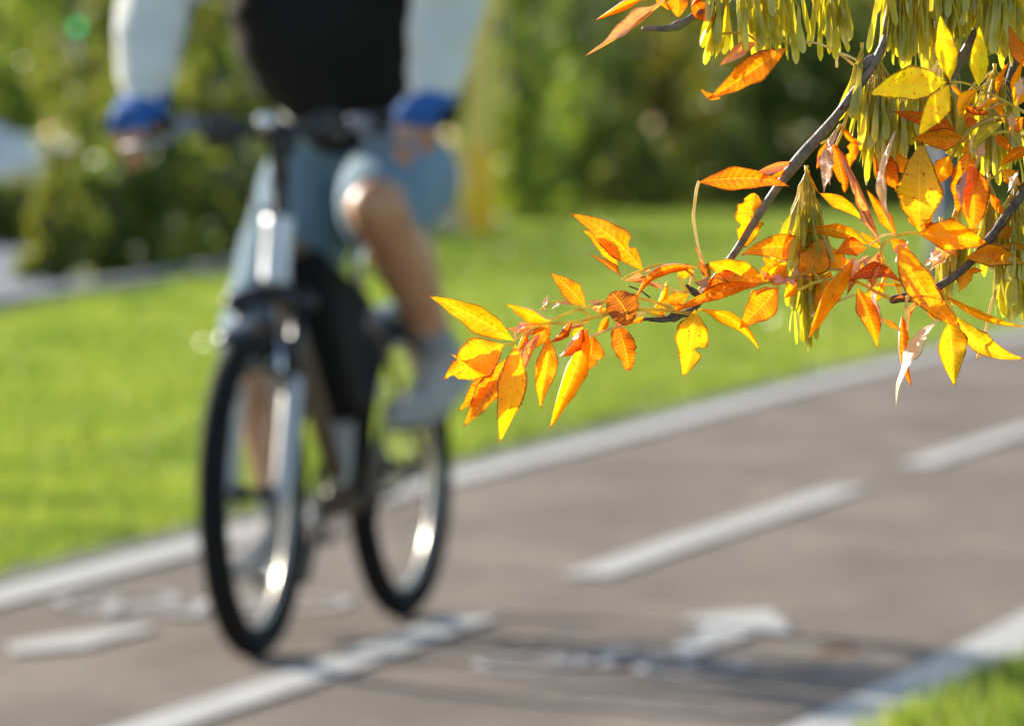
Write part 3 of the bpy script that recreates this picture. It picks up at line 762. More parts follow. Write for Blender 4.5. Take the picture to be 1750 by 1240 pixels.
# neck and head
hd = V((.56, -.015, 1.76))
seg(body, [shc + V((.0, 0, .0)), hd + V((-.03, 0, -.08))], [.062, .056]); body.ball(hd, (.098, .076, .118), 24, 16)
body.ball(hd + V((.03, 0, -.07)), (.06, .055, .05)); seg(body, [hd + V((.09, 0, .015)), hd + V((.118, 0, -.022))], [.009, .014], 10)
for s_ in (-1, 1): body.ball(hd + V((-.01, s_ * .078, -.01)), (.02, .010, .032))
seg(body, [hd + V((.088, -.02, -.06)), hd + V((.094, 0, -.06)), hd + V((.088, .02, -.06))], .007, 8)
remeshed(body.build("body", M_SKIN, rider), .0065, 3)
for s_ in (-1, 1):
    mb = MB(); mb.ball(hd + V((.083, s_ * .032, .012)), .0125); ey = mb.build("eye", simple("eye_white", (.7, .7, .68), .2), rider)
    mb = MB(); mb.ball(hd + V((.0925, s_ * .032, .012)), .0055); mb.build("iris", simple("dark_iris", (.03, .02, .015), .1), ey)
mb = MB(); mb.ball(hd + V((-.012, 0, .02)), (.1, .082, .115), 24, 16); remeshed(mb.build("hair", M_HAIR, rider), .01, 1)
mb = MB(); mb.ball(hd + V((-.005, 0, .07)), (.135, .1, .088), 28, 16)
hm = mb.build("helmet", M_HELM, rider)
mb = MB(); mb.tube([hd + V((0, -.086, .02)), hd + V((.03, -.05, -.10)), hd + V((.035, 0, -.125)), hd + V((.03, .05, -.10)), hd + V((0, .086, .02))], .005, 6); mb.build("strap", M_BAG, hm)
# long sleeved shirt
mb = MB()
seg(mb, [hipc + V((.05, 0, .10)), hipc + V((.11, 0, .22)), shc + V((-.05, 0, -.1)), shc + V((.0, 0, .02))], [.13, .135, .137, .085], 22, flat=(.85, 1.25), up=(1, 0, 0))
for s_ in (-1, 1):
    sh, el, wr = J['sh'][s_], J['el'][s_], J['wr'][s_]
    cu = wr.lerp(el, .10)
    seg(mb, [shc + V((0, s_ * .06, -.01)), sh, sh.lerp(el, .4), el, el.lerp(cu, .25) + V((0, 0, -.008)), el.lerp(cu, .5), el.lerp(cu, .8) + V((0, 0, -.008)), cu], [.085, .082, .080, .084, .080, .073, .064, .049])
sl_ = remeshed(mb.build("long_sleeved_shirt", M_SLEEVE, rider), .010, 3)
for v in sl_.data.vertices:
    n_ = noise.noise(v.co * 14) * .007 + noise.noise(v.co * V((9, 9, 30))) * .006; v.co += v.normal * n_
# vest
mb = MB()
seg(mb, [V((.36, 0, 1.13)), V((.37, .0, 1.16)), V((.38, .0, 1.20)), V((.405, -.004, 1.30)), V((.425, -.008, 1.40)), V((.415, -.02, 1.53))], [.085, .125, .158, .188, .194, .11], 24, flat=(.84, 1.16), up=(1, 0, 0))
for s_ in (-1, 1): seg(mb, [V((.42, s_ * .05, 1.47)), V((.43, s_ * .165, 1.53))], [.09, .082])
vs_ = remeshed(mb.build("vest", M_VEST, rider), .010, 3)
for v in vs_.data.vertices:
    v.co += v.normal * (noise.noise(v.co * 8) * .010 + noise.noise(v.co * V((5, 5, 22))) * .006)
mb = MB(); zp = []
for z in (1.02, 1.1, 1.2, 1.3, 1.4, 1.47): zp.append(V((.27 + .135 + (.07 if 1.05 < z < 1.35 else .04) + (z - 1.0) * .22, 0, z)))
mb.tube(zp, .004, 6); 
# shorts
mb = MB()
seg(mb, [hipc + V((-.05, 0, -.03)), hipc + V((.03, 0, .06))], [.15, .15], 22, flat=(.85, 1.2), up=(1, 0, 0))
for s_, e_ in ((-1, .93), (1, .86)):
    hp, kn = J['hip'][s_], J['kn'][s_]
    seg(mb, [hp, hp.lerp(kn, .3), hp.lerp(kn, .6), hp.lerp(kn, e_)], [.125, .120, .114, .102])
so = remeshed(mb.build("shorts", M_DENIM, rider), .010, 2)
for v in so.data.vertices: v.co += v.normal * (noise.noise(v.co * 12) * .008 + noise.noise(v.co * V((8, 25, 25))) * .004)
# shoes, socks, gloves
for s_ in (-1, 1):
    an = J['an'][s_]; kn = J['kn'][s_]; h_, b_, t_, dn = foot_pts(s_)
    mb = MB(); seg(mb, [an.lerp(kn, .16), an, an.lerp(h_, .35)], [.045, .042, .042], 16); remeshed(mb.build("sock", M_SOCK, rider), .007, 2)
    mb = MB(); seg(mb, [an + V((0, 0, -.01)), an.lerp(h_, .7), h_], [.049, .05, .043]); seg(mb, [h_, h_.lerp(b_, .5), b_, t_], [.043, .046, .047, .034], flat=(.8, 1.1)); seg(mb, [an.lerp(h_, .35), b_ + V((0, 0, .01))], [.045, .042])
    so_ = remeshed(mb.build("shoe", M_SHOE, rider), .007, 3)
    mb = MB(); dz = V((0, 0, -.030)); seg(mb, [h_ + dz, b_ + dz, t_ + dz * .9], [.042, .05, .036], flat=(.24, 1.0), up=(0, 0, 1)); mb.build("sole", M_SOLE, so_)
    mb = MB()
    for k in range(4):
        c_ = an.lerp(b_, .35 + .13 * k) + V((.012, 0, .038 - .004 * k)); mb.tube([c_ + V((0, -.022, -.004)), c_ + V((0, 0, .006)), c_ + V((0, .022, -.004))], .003, 6)
    mb.build("laces", M_SOLE, so_)
    wr, el, g_ = J['wr'][s_], J['el'][s_], GR[s_]; kc = g_ + V((.022, 0, .014))
    gdir = (STEER.to_3x3() @ V((-.014, s_ * .125, .0035))).normalized()
    mb = MB(); seg(mb, [wr.lerp(el, .10), wr, wr.lerp(kc, .5) + V((0, 0, .006)), kc + V((.004, 0, 0))], [.042, .040, .043, .034], flat=(.82, 1.35), up=(0, 0, 1))
    for k in range(4):
        off = gdir * (-.032 + .0215 * k); k0 = g_ + off + V((.028, 0, .004)); seg(mb, [g_ + off * .8 + V((-.02, 0, .032)), k0, k0 + V((.012, 0, -.014))], [.0165, .0165, .0155], 10)
    seg(mb, [g_ + gdir * -.045 + V((-.03, 0, .022)), g_ + gdir * -.056 + V((-.004, 0, .0))], [.018, .016], 10)
    remeshed(mb.build("glove", M_GLOVE, rider), .006, 2)

# fallen leaf on the path
#@TREE@
# ================================================================ ASH TREE (in focus)
D0 = 4.30
PXM = FPX / D0
tree_e = empty("ash_tree", (2.0, 4.9, 0), label="autumn ash tree reaching in from the right with orange leaflets and yellow green seed bunches", cat="tree")
TI = Matrix.Translation((-2.0, -4.9, 0))
q = N("twig_bark"); geo = q.n("ShaderNodeNewGeometry"); pos = geo.outputs["Position"]
nz = q.noise(160, 4, .6, vec=pos); n2 = q.noise(1100, 2, .6, vec=pos)
c = q.mix(q.ramp(nz, (.35, 0.0), (.65, 1.0)), (.085, .055, .038), (.19, .13, .095))
c = q.mix(q.ramp(n2, (.62, 0.0), (.7, .6)), c, (.36, .31, .26))
M_TWIG = q.fin(q.pbsdf(c, .55, spec=.5, bump=nz, bstr=.9, bdist=.0015))
q = N("dark_twig_bark"); geo = q.n("ShaderNodeNewGeometry"); pos = geo.outputs["Position"]
nz = q.noise(260, 5, .65, vec=pos)
c = q.mix(q.ramp(nz, (.35, 0.0), (.7, 1.0)), (.035, .025, .022), (.13, .10, .085))
M_TWIGD = q.fin(q.pbsdf(c, .7, bump=nz, bstr=1.0, bdist=.0015))
def stalk_mat(name, c1, c2):
    q = N(name); geo = q.n("ShaderNodeNewGeometry"); nz = q.noise(90, 2, vec=geo.outputs["Position"])
    c = q.mix(q.ramp(nz, (.35, 0.0), (.65, 1.0)), c1, c2)
    b = q.pbsdf(c, .4, spec=.5); b.inputs["Subsurface Weight"].default_value = .0
    t = q.n("ShaderNodeBsdfTranslucent"); q.l(c, t.inputs[0])
    m = q.n("ShaderNodeMixShader"); m.inputs[0].default_value = .5; q.l(b.outputs[0], m.inputs[1]); q.l(t.outputs[0], m.inputs[2])
    return q.fin(m)
M_STALK = stalk_mat("yellow_stalk", (.62, .44, .05), (.78, .62, .10)); M_STALKD = stalk_mat("dry_stalk", (.75, .54, .20), (.85, .70, .36))

# leaf: colour comes from the object's own colour; veins, blotches and edges from its UV
q = N("ash_leaflet")
oi = q.n("ShaderNodeObjectInfo"); uv = q.n("ShaderNodeUVMap"); uv.uv_map = "UVMap"
sp = q.n("ShaderNodeSeparateXYZ"); q.l(uv.outputs[0], sp.inputs[0]); U, Vv = sp.outputs[0], sp.outputs[1]
av = q.math('ABSOLUTE', q.math('MULTIPLY', q.math('SUBTRACT', Vv, .5), 2.0))
comb = q.n("ShaderNodeCombineXYZ"); q.l(U, comb.inputs[0]); q.l(Vv, comb.inputs[1]); q.l(q.math('MULTIPLY', oi.outputs["Random"], 37.0), comb.inputs[2])
mpn = q.n("ShaderNodeMapping"); mpn.inputs["Scale"].default_value = (2.2, 1.0, 1.0); q.l(comb.outputs[0], mpn.inputs[0])
blot = q.noise(2.6, 4, .6, vec=mpn.outputs[0]); blot2 = q.noise(16, 3, .6, vec=mpn.outputs[0]); wob = q.noise(5, 2, vec=mpn.outputs[0])
# side veins: stripes running outwards and towards the tip
ph = q.math('ADD', q.math('MULTIPLY', q.math('SUBTRACT', U, q.math('MULTIPLY', av, .085)), 13.0), q.math('MULTIPLY', wob, .9))
fr = q.math('ABSOLUTE', q.math('SUBTRACT', q.math('FRACT', ph), .5))
vein = q.math('MULTIPLY', q.ramp(fr, (0.0, 1.0), (.05, .75), (.16, 0.0)), q.math('SUBTRACT', 1.0, q.math('MULTIPLY', av, .75)))
mid = q.ramp(av, (0.0, 1.0), (.02, .9), (.055, 0.0))
veins = q.math('MAXIMUM', q.math('MULTIPLY', vein, .45), mid)
halo = q.ramp(fr, (0.0, .5), (.4, 0.0))
base = oi.outputs["Color"]
redder = q.mix(1.0, base, (.93, .64, .5), 'MULTIPLY'); lighter = q.mix(.6, base, (.95, .62, .03)); 
c = q.mix(q.ramp(blot, (.42, 0.0), (.66, .8)), base, redder)
c = q.mix(q.math('MULTIPLY', halo, .35), c, lighter)
c = q.mix(veins, c, q.mix(.5, base, (.98, .66, .10)))
brown = (.16, .055, .02)
c = q.mix(q.ramp(q.math('ADD', av, q.math('MULTIPLY', blot2, .22)), (.99, 0.0), (1.08, .8)), c, brown)
c = q.mix(q.ramp(q.math('ADD', U, q.math('MULTIPLY', blot2, .10)), (.99, 0.0), (1.04, .85)), c, brown)
spot = q.noise(9, 2, .5, vec=mpn.outputs[0])
c = q.mix(q.ramp(spot, (.65, 0.0), (.69, .8)), c, (.30, .07, .015))
c = q.mix(q.ramp(blot2, (.70, 0.0), (.76, .55)), c, (.45, .10, .02))
gm = q.n("ShaderNodeNewGeometry")
under = q.mix(.68, c, (.80, .56, .46))
refl = q.mix(gm.outputs["Backfacing"], c, under)
bh = q.math('ADD', q.math('MULTIPLY', veins, -1.0), q.math('MULTIPLY', blot2, .5))
pbm = q.pbsdf(refl, q.ramp(blot2, (.3, .36), (.7, .52)), spec=.42, bump=bh, bstr=.45, bdist=.0009)
tr = q.n("ShaderNodeBsdfTranslucent"); q.l(q.mix(1.0, c, (1.2, .95, .2), 'MULTIPLY'), tr.inputs[0])
mx = q.n("ShaderNodeMixShader"); q.l(q.math('SUBTRACT', .66, q.math('MULTIPLY', gm.outputs['Backfacing'], .26)), mx.inputs[0])
q.l(pbm.outputs[0], mx.inputs[1]); q.l(tr.outputs[0], mx.inputs[2]); M_LEAF = q.fin(mx)
M_LEAF.use_fake_user = True

q = N("ash_samara"); oi = q.n("ShaderNodeObjectInfo"); geo = q.n("ShaderNodeNewGeometry"); uv = q.n("ShaderNodeUVMap"); uv.uv_map = "UVMap"
sp = q.n("ShaderNodeSeparateXYZ"); q.l(uv.outputs[0], sp.inputs[0])
nz = q.noise(120, 3, vec=geo.outputs["Position"])
rn = q.noise(45, 1, vec=geo.outputs["Position"])
c = q.mix(q.ramp(rn, (.35, 0.0), (.65, 1.0)), (.40, .375, .03), (.66, .56, .05))
c = q.mix(q.ramp(nz, (.4, 0.0), (.7, .6)), c, (.50, .52, .20))
c = q.mix(q.ramp(sp.outputs[0], (.0, .75), (.35, .25), (.5, 0.0)), c, (.26, .19, .02))
c = q.mix(q.ramp(q.math('ABSOLUTE', q.math('SUBTRACT', sp.outputs[1], .5)), (0.0, .35), (.09, 0.0)), c, (.3, .26, .03))
pbm = q.pbsdf(c, .27, spec=.8, bump=nz, bstr=.15, bdist=.0005)
tr = q.n("ShaderNodeBsdfTranslucent"); q.l(q.mix(1.0, c, (1.3, 1.15, .2), 'MULTIPLY'), tr.inputs[0])
mx = q.n("ShaderNodeMixShader"); mx.inputs[0].default_value = .52
q.l(pbm.outputs[0], mx.inputs[1]); q.l(tr.outputs[0], mx.inputs[2]); M_SAM = q.fin(mx)

def dep(z): return D0 + z / 1000.0          # z in millimetres behind (+) or before (-) the focal plane
def catmull(pts, m=5):
    out = []
    for i in range(len(pts) - 1):
        p0 = pts[max(0, i - 1)]; p1 = pts[i]; p2 = pts[i + 1]; p3 = pts[min(len(pts) - 1, i + 2)]
        for k in range(m):
            t = k / m
            out.append(tuple(.5 * ((2 * b) + (-a + c_) * t + (2 * a - 5 * b + 4 * c_ - d_) * t * t + (-a + 3 * b - 3 * c_ + d_) * t ** 3) for a, b, c_, d_ in zip(p0, p1, p2, p3)))
    out.append(tuple(pts[-1])); return out
def stem(pts, name, mat, n=8, knob=0.0, m=5):
    "pts: (px, py, z mm, radius px)"
    pts = [(a, b, z, r_ * (.86 if r_ > 4.5 else 1)) for a, b, z, r_ in pts]; c_ = catmull(pts, m); P3 = [P(a, b, dep(z)) for a, b, z, r in c_]; rad = [max(.3, r) / PXM for a, b, z, r in c_]
    if knob: rad = [r * (1 + knob * (noise.noise(p * 220))) for r, p in zip(rad, P3)]
    mb = MB(); mb.tube(P3, rad, n, dome=True); return mb.build(name, mat, tree_e, M=TI)

def leaf(bx, by, tx, ty, w, col, z=0, roll=0.0, bend=0.0, fold=18.0, curl=0.06, dz=0, bites=(), flip=False, shape=1.0, twist=0.0, peak=.42, tail=0.0, seed=None):
    rs = random.Random(seed if seed is not None else int(bx * 7 + by * 13 + tx))
    B = P(bx, by, dep(z)); T = P(tx, ty, dep(z + dz)); axv = T - B; L = axv.length; a = axv.normalized()
    view = (Vector((0, 0, CAMH)) - B).normalized(); s0 = a.cross(view).normalized(); n0 = s0.cross(a).normalized()
    bendv = s0 * (bend * L)
    rows, half = 51, 4; 
    if col in (PK, WP) and flip:          # leaves turned so that the side we see catches the sun
        roll = max((58, -58), key=lambda r_: (n0 * math.cos(R(r_)) - s0 * math.sin(R(r_))).dot(TO_SUN)); fold = min(fold, 16); twist = 0
        W = w * 1.1 / PXM / 2 / .6
    else: W = w * 1.28 / PXM / 2 / max(.35, math.cos(R(roll)))
    def prof(t):
        if t < peak: v = math.sin(math.pi / 2 * t / peak) ** (1.05 * shape) if t > 0 else 0
        else:
            x_ = max(0, (1 - t) / (1 - peak)); v = (.55 * x_ + .45 * math.sin(math.pi / 2 * x_)) ** (1.05 * shape)
        return v
    ph1, ph2 = rs.uniform(0, 6), rs.uniform(0, 6); nt = 17; cw = R(rs.uniform(-25, 60)); twist = twist + (0 if abs(roll) > 50 else rs.uniform(-38, 38)); tipk = rs.uniform(-.05, .05); verts = []; uvs = []
    for i in range(rows + 1):
        t = i / rows; te = t
        c0 = B + axv * te + bendv * (4 * t * (1 - t)) + n0 * (curl * L * math.sin(math.pi * t)) + n0 * (.012 * L * math.sin(7 * t + ph1))
        c0 += (s0 * tipk + n0 * abs(tipk)) * L * max(0, (t - .6) / .4) ** 2
        if tail: c0 += s0 * tail * L * max(0, t - .75) ** 2 * 16
        ang = R(roll + twist * (t - .5)); s1 = s0 * math.cos(ang) + n0 * math.sin(ang); n1 = n0 * math.cos(ang) - s0 * math.sin(ang)
        pw = prof(t)
        for k in range(-half, half + 1):
            u = k / half; side = 1 if k > 0 else -1; wd = W * pw
            if abs(k) == half:
                saw = ((t * nt + (.3 if side > 0 else 0)) % 1.0); wd *= 1.0 + (.06 + .05 * noise.noise(Vector((t * 9, ph1, side)))) * (saw - .5) + .10 * noise.noise(Vector((t * 6, ph2, side * 3))) + .04 * math.sin(23 * t + ph2 * side)
            for (bt, bs, br, bd) in bites:
                if bs == side and abs(t - bt) < br: wd *= 1 - bd * math.sqrt(max(0, 1 - ((t - bt) / br) ** 2))
            fa = R(fold) + cw * abs(u) * (1 if side > 0 else .7)
            x = abs(u) * wd
            lift = x * math.sin(fa) + .26 * x * math.sin(9 * t + ph1 + 2 * side) * abs(u) + .13 * W * pw * math.sin(21 * t + ph2 * side) * u * u
            p = c0 + s1 * (side * x * math.cos(fa)) + n1 * lift
            verts.append(TI @ p); uvs.append((t, .5 + .5 * u))
    nc = 2 * half + 1; faces = []
    for i in range(rows):
        for k in range(nc - 1):
            q_ = (i * nc + k, (i + 1) * nc + k, (i + 1) * nc + k + 1, i * nc + k + 1)
            faces.append(q_ if flip else q_[::-1])
    me = bpy.data.meshes.new("leaf"); me.from_pydata(verts, [], faces)
    ul = me.uv_layers.new(name="UVMap"); ul.data.foreach_set("uv", [c_ for l_ in me.loops for c_ in uvs[l_.vertex_index]])
    me.polygons.foreach_set("use_smooth", [True] * len(me.polygons)); me.materials.append(M_LEAF)
    o = link(bpy.data.objects.new("leaf", me), tree_e)
    v_ = rs.uniform(.80, 1.06); o.color = (min(1, col[0] * v_), col[1] * v_ * rs.uniform(.93, 1.05), col[2] * v_, 1); return o

YL = (.95, .50, .008); YO = (.95, .41, .006); OR = (.90, .275, .006); RO = (.78, .175, .008); RB = (.50, .095, .015); BR = (.30, .10, .03)
PK = (.74, .34, .20); WP = (.85, .60, .42); BY = (1.0, .90, .02); GR_ = (.45, .52, .07); OY = (.72, .52, .03)
# ---- twigs
stem([(1540, -60, 10, 10), (1522, 20, 6, 9.5), (1505, 88, 4, 9), (1440, 185, 0, 9.5), (1400, 232, 0, 10), (1362, 276, -2, 12), (1325, 325, 0, 8.5), (1290, 378, 3, 8), (1257, 430, 6, 7.5), (1222, 474, 8, 6), (1196, 508, 8, 5)], "branch", M_TWIG, 12, .05, 8)
stem([(1196, 508, 8, 6), (1184, 497, 4, 7), (1174, 488, 0, 5)], "twig", M_TWIGD, 9, .5)
stem([(1198, 505, 8, 6), (1184, 530, 6, 7), (1162, 538, 3, 7.5), (1140, 545, 2, 6.5), (1122, 546, 2, 5), (1102, 545, 2, 5.5)], "twig", M_TWIGD, 9, .6)
stem([(1260, -60, 20, 9), (1222, -4, 12, 8), (1190, 26, 8, 8), (1160, 43, 6, 9.5), (1140, 49, 5, 8), (1118, 49, 4, 4.5), (1101, 50, 4, 5.5)], "twig", M_TWIG, 10, .3)
stem([(1790, 250, 4, 11), (1748, 328, 2, 10), (1716, 374, 0, 9), (1690, 410, 0, 9), (1655, 452, 0, 8), (1610, 486, 0, 8.5), (1570, 505, 0, 9), (1545, 508, 0, 11), (1526, 512, 0, 8)], "branch", M_TWIGD, 11, .3, 7)
stem([(1712, -50, 20, 8), (1700, -12, 20, 8), (1672, 45, 20, 8), (1650, 88, 20, 10), (1640, 105, 20, 8), (1624, 140, 22, 6)], "branch", M_TWIG, 10, .2)
stem([(1650, 88, 20, 4), (1636, 92, 20, 3), (1622, 96, 18, 2.5)], "twig", M_TWIGD, 7, .3)
stem([(1760, 20, 40, 9), (1728, 130, 38, 9), (1705, 250, 34, 8), (1694, 290, 30, 9), (1686, 308, 28, 6)], "branch", M_TWIGD, 10, .3)
stem([(1500, 95, 6, 8), (1484, 104, 4, 9), (1478, 112, 2, 7), (1472, 118, 2, 4)], "twig", M_TWIG, 9, .3)
mb = MB(); mb.ball(P(1438, 184, dep(-5)), 4.5 / PXM, 10, 8); mb.build("bud", simple("red_brown_bud", (.12, .02, .012), .3), tree_e, M=TI)
mb = MB(); mb.ball(P(1221, 4, dep(4)), 7 / PXM, 10, 8); mb.build("bud", M_TWIGD, tree_e, M=TI)
# ---- leaf stalks
for pts, m_ in [
    ([(879, 582, -4, 1.8), (900, 568, -4, 2.2), (930, 554, -3, 2.6), (985, 550, -3, 2.8), (1040, 536, -4, 3), (1090, 529, -4, 3.2), (1135, 530, -2, 3.4), (1180, 536, 2, 4)], M_STALK),
    ([(880, 587, -4, 1.8), (866, 589, -4, 1.8), (850, 592, -3, 1.4)], M_STALK),
    ([(1009, 576, -6, 2.2), (1040, 563, -6, 2.3), (1057, 559, -7, 2.6), (1070, 553, -7, 2.8), (1085, 540, -5, 2.6), (1108, 532, -2, 2.6)], M_STALKD),
    ([(924, 529, 0, 1.4), (948, 515, 0, 1.8), (975, 518, 0, 2.2), (992, 528, 0, 2.4), (1008, 541, 2, 2.4), (1000, 552, 2, 2.2), (975, 556, 2, 2)], M_STALK),
    ([(941, 548, 0, 2), (968, 536, 0, 2.2), (1000, 526, 0, 2.5), (1040, 513, 0, 2.5), (1070, 509, 0, 2.6), (1110, 513, 0, 2.8), (1145, 526, 1, 3)], M_STALK),
    ([(1066, 518, 2, 1.8), (1085, 523, 2, 2.2), (1110, 535, 2, 2.6), (1130, 541, 2, 3)], M_STALK),
    ([(1063, 477, 2, 1.6), (1082, 467, 2, 2), (1100, 461, 2, 2.2), (1130, 452, 3, 2.4), (1170, 460, 4, 2.4), (1195, 485, 5, 2.6)], M_STALK),
    ([(1194, 311, -4, 2.6), (1190, 326, -4, 3), (1187, 350, -4, 2.6), (1185, 372, -4, 3.2), (1189, 400, -4, 2.6), (1194, 425, -4, 2.6), (1200, 452, -3, 2.8), (1203, 478, 0, 3), (1196, 496, 4, 4)], M_STALKD),
    ([(1160, 472, 0, 2.6), (1166, 484, 0, 3), (1173, 498, 0, 4)], M_STALK),
    ([(1176, 500, 4, 2), (1180, 480, 4, 2), (1186, 464, 4, 2)], M_STALKD),
    ([(1122, 483, 2, 1.2), (1145, 493, 2, 1.4), (1170, 501, 2, 2)], M_STALKD),
    ([(1075, 489, 6, 1.3), (1095, 497, 6, 1.5), (1110, 508, 5, 1.6)], M_TWIGD),
    ([(1225, 474, -6, 2), (1262, 488, -6, 2.6), (1305, 484, -7, 2.8), (1350, 474, -6, 2.8), (1400, 461, -5, 3), (1440, 462, -5, 3), (1478, 474, -4, 3), (1512, 492, -1, 4)], M_STALK),
    ([(1380, 449, -6, 2), (1392, 466, -6, 2.6), (1406, 487, -6, 3)], M_STALK),
    ([(1366, 495, -7, 3), (1395, 482, -8, 3.2), (1430, 476, -8, 3.2), (1465, 482, -7, 3), (1500, 500, -4, 3), (1525, 511, 0, 4)], M_STALK),
    ([(1286, 499, -6, 2.6), (1310, 494, -6, 2.4), (1332, 492, -6, 2)], M_STALK),
    ([(1388, 540, -8, 2.2), (1418, 521, -8, 2.4), (1460, 504, -7, 2.2)], M_STALKD),
    ([(1231, 58, 6, 2.2), (1262, 57, 5, 2), (1280, 61, 4, 2), (1296, 71, 3, 2.4), (1325, 66, 2, 2.2), (1350, 76, 2, 2.4), (1357, 82, 2, 2)], M_STALK),
    ([(1352, 77, 2, 1.8), (1388, 73, 3, 1.8), (1425, 86, 5, 2), (1455, 108, 6, 2.4), (1475, 122, 6, 3)], M_STALKD),
    ([(1430, 114, 0, 2.6), (1431, 98, 0, 2.4), (1438, 92, 0, 2.4), (1462, 102, 3, 2.4)], M_STALKD),
    ([(1427, 252, 2, 2), (1440, 222, 2, 3), (1448, 195, 4, 3), (1462, 160, 4, 2.6)], M_STALK),
    ([(1404, 245, 2, 2), (1420, 236, 2, 2.6), (1436, 214, 2, 3)], M_STALK),
    ([(1630, 412, -10, 1.6), (1600, 400, -10, 2.4), (1572, 398, -10, 3), (1545, 400, -9, 3), (1522, 408, -8, 3), (1505, 424, -8, 3.2), (1512, 448, -7, 3.2), (1525, 470, -6, 3.4), (1538, 500, -2, 5)], M_STALK),
    ([(1530, 400, -5, 2), (1510, 402, -5, 2.2), (1496, 412, -5, 2), (1486, 420, -5, 1.8)], M_STALKD),
    ([(1623, 140, -88, 1.6), (1648, 142, -88, 2), (1672, 151, -86, 2.2), (1700, 165, -80, 2.4), (1735, 183, -66, 2.6), (1775, 205, -40, 3), (1830, 220, 0, 4)], M_STALK),
    ([(1672, 240, -10, 2.2), (1700, 229, -10, 2.6), (1725, 226, -10, 2.8), (1765, 240, -8, 3)], M_STALK),
    ([(1660, 292, -4, 1.6), (1680, 305, -4, 1.6), (1698, 303, -4, 1.8), (1712, 290, -4, 2)], M_STALK),
    ([(1703, 494, -2, 1.8), (1694, 520, -2, 2.6), (1684, 566, -2, 2.4), (1678, 590, -2, 2.6), (1671, 610, -2, 3)], M_STALKD),
    ([(1551, 508, -12, 4), (1549, 516, -12, 2.6), (1548, 532, -12, 2.8), (1551, 548, -12, 2.2), (1551, 564, -12, 1.8)], M_STALKD),
    ([(1608, 500, -4, 2), (1616, 508, -4, 2.4), (1630, 535, -5, 2.4), (1634, 542, -5, 2)], M_STALK),
]:
    stem(pts, "leaf_stalk", m_, 7)
# ---- leaves
L = leaf
# far left group
L(879, 582, 732, 503, 43, YL, -8, fold=10, curl=.05, bend=.02, bites=((.97, 1, .02, .3),))
L(862, 587, 768, 600, 26, YO, 2, fold=12, roll=20, flip=False, bend=-.25)
L(860, 588, 757, 648, 58, YL, -5, fold=10, curl=.04, bites=((.88, -1, .07, .85), (.7, 1, .03, .2)))
L(881, 588, 847, 757, 40, YL, -10, fold=12, bend=-.05, twist=30)
L(866, 612, 794, 731, 34, OR, 2, fold=35, roll=15)
L(842, 640, 783, 702, 30, OR, 8, fold=40, roll=10)
L(941, 549, 862, 522, 36, YL, -2, fold=14, bites=((.85, -1, .08, .5),))
L(928, 556, 866, 562, 26, RO, 10, fold=38, roll=20, flip=True)
L(905, 552, 880, 582, 14, PK, -4, fold=45, flip=True, bend=.15)
L(925, 570, 892, 642, 24, PK, 4, fold=40, roll=30, flip=True)
L(937, 574, 919, 699, 36, YO, -2, fold=30, bend=-.03, twist=-40)
L(1003, 560, 934, 733, 54, YO, 4, fold=10, bend=-.04)
L(978, 547, 937, 584, 36, RB, -12, fold=35, bend=-.12, flip=False)
L(998, 560, 956, 612, 34, RB, -5, fold=20, roll=25)
L(1012, 572, 992, 634, 38, RO, 8, fold=25, shape=.7, bend=-.1, bites=((.6, -1, .05, .3),))
L(1000, 556, 968, 560, 16, RB, -8, fold=40)
L(1055, 556, 1074, 634, 38, RO, -2, fold=20, shape=.55, bend=-.04, bites=((.75, 1, .05, .25), (.6, -1, .04, .2)))
L(1062, 556, 1050, 558, 10, PK, -5, fold=30, flip=True)
L(1076, 556, 1043, 500, 46, BR, -14, fold=28, shape=.6, peak=.62, flip=False, bend=.10)
L(1066, 522, 1072, 552, 10, PK, -4, fold=20, flip=True)
L(1000, 524, 941, 465, 27, OR, -2, fold=16, bend=.03)
L(930, 532, 935, 504, 9, PK, 4, fold=40, flip=True)
L(977, 518, 942, 529, 9, PK, 0, fold=40, flip=True, bend=.15)
L(1030, 520, 1005, 514, 10, BR, 0, fold=40, flip=True)
L(1028, 536, 1010, 528, 22, WP, 2, fold=40, flip=True)
L(1037, 528, 1018, 532, 12, YO, 4)
L(1099, 462, 976, 362, 40, OR, 0, fold=14, bend=.06, bites=((.28, 1, .05, .6),))
L(1056, 456, 995, 391, 22, YO, 4, fold=24, bend=.08)
L(1063, 475, 1005, 432, 24, BR, -4, fold=42, roll=-15, bend=.04, flip=False)
L(1066, 480, 1134, 498, 18, PK, 4, fold=42, flip=True, bend=-.06)
L(1098, 463, 1115, 470, 12, WP, 2, fold=30, flip=True)
L(1194, 458, 1082, 520, 32, RO, -12, fold=22, bend=.22, curl=.12)
L(1203, 462, 1185, 422, 13, RO, -8, fold=40, bend=.12)
L(1215, 474, 1192, 446, 14, BR, -6, fold=42)
L(1139, 480, 1117, 528, 24, YL, 3, fold=25, bend=-.10, bites=((.25, 1, .04, .3),))
L(1135, 500, 1132, 520, 12, OY, 5, fold=30)
L(1178, 503, 1132, 518, 22, OR, 6, fold=18)
L(1140, 524, 1112, 534, 22, OR, 8, fold=20)
L(1106, 542, 1075, 552, 10, OR, 6, fold=35)
L(1150, 522, 1168, 532, 14, RO, 4, fold=20)
L(1188, 528, 1171, 645, 48, YL, -2, fold=10, bend=-.02, bites=((.58, -1, .05, .65),))
L(1192, 528, 1298, 604, 34, YO, 0, fold=34, bend=-.16, roll=-10)
L(1300, 485, 1146, 537, 28, OR, -14, fold=20, bend=.06, curl=.08)
L(1331, 490, 1262, 560, 44, OR, -4, fold=14, bend=-.02)
L(1362, 484, 1338, 508, 30, YO, -2, fold=30)
L(1305, 484, 1206, 449, 42, YL, -6, fold=22, bend=.02, shape=.7)
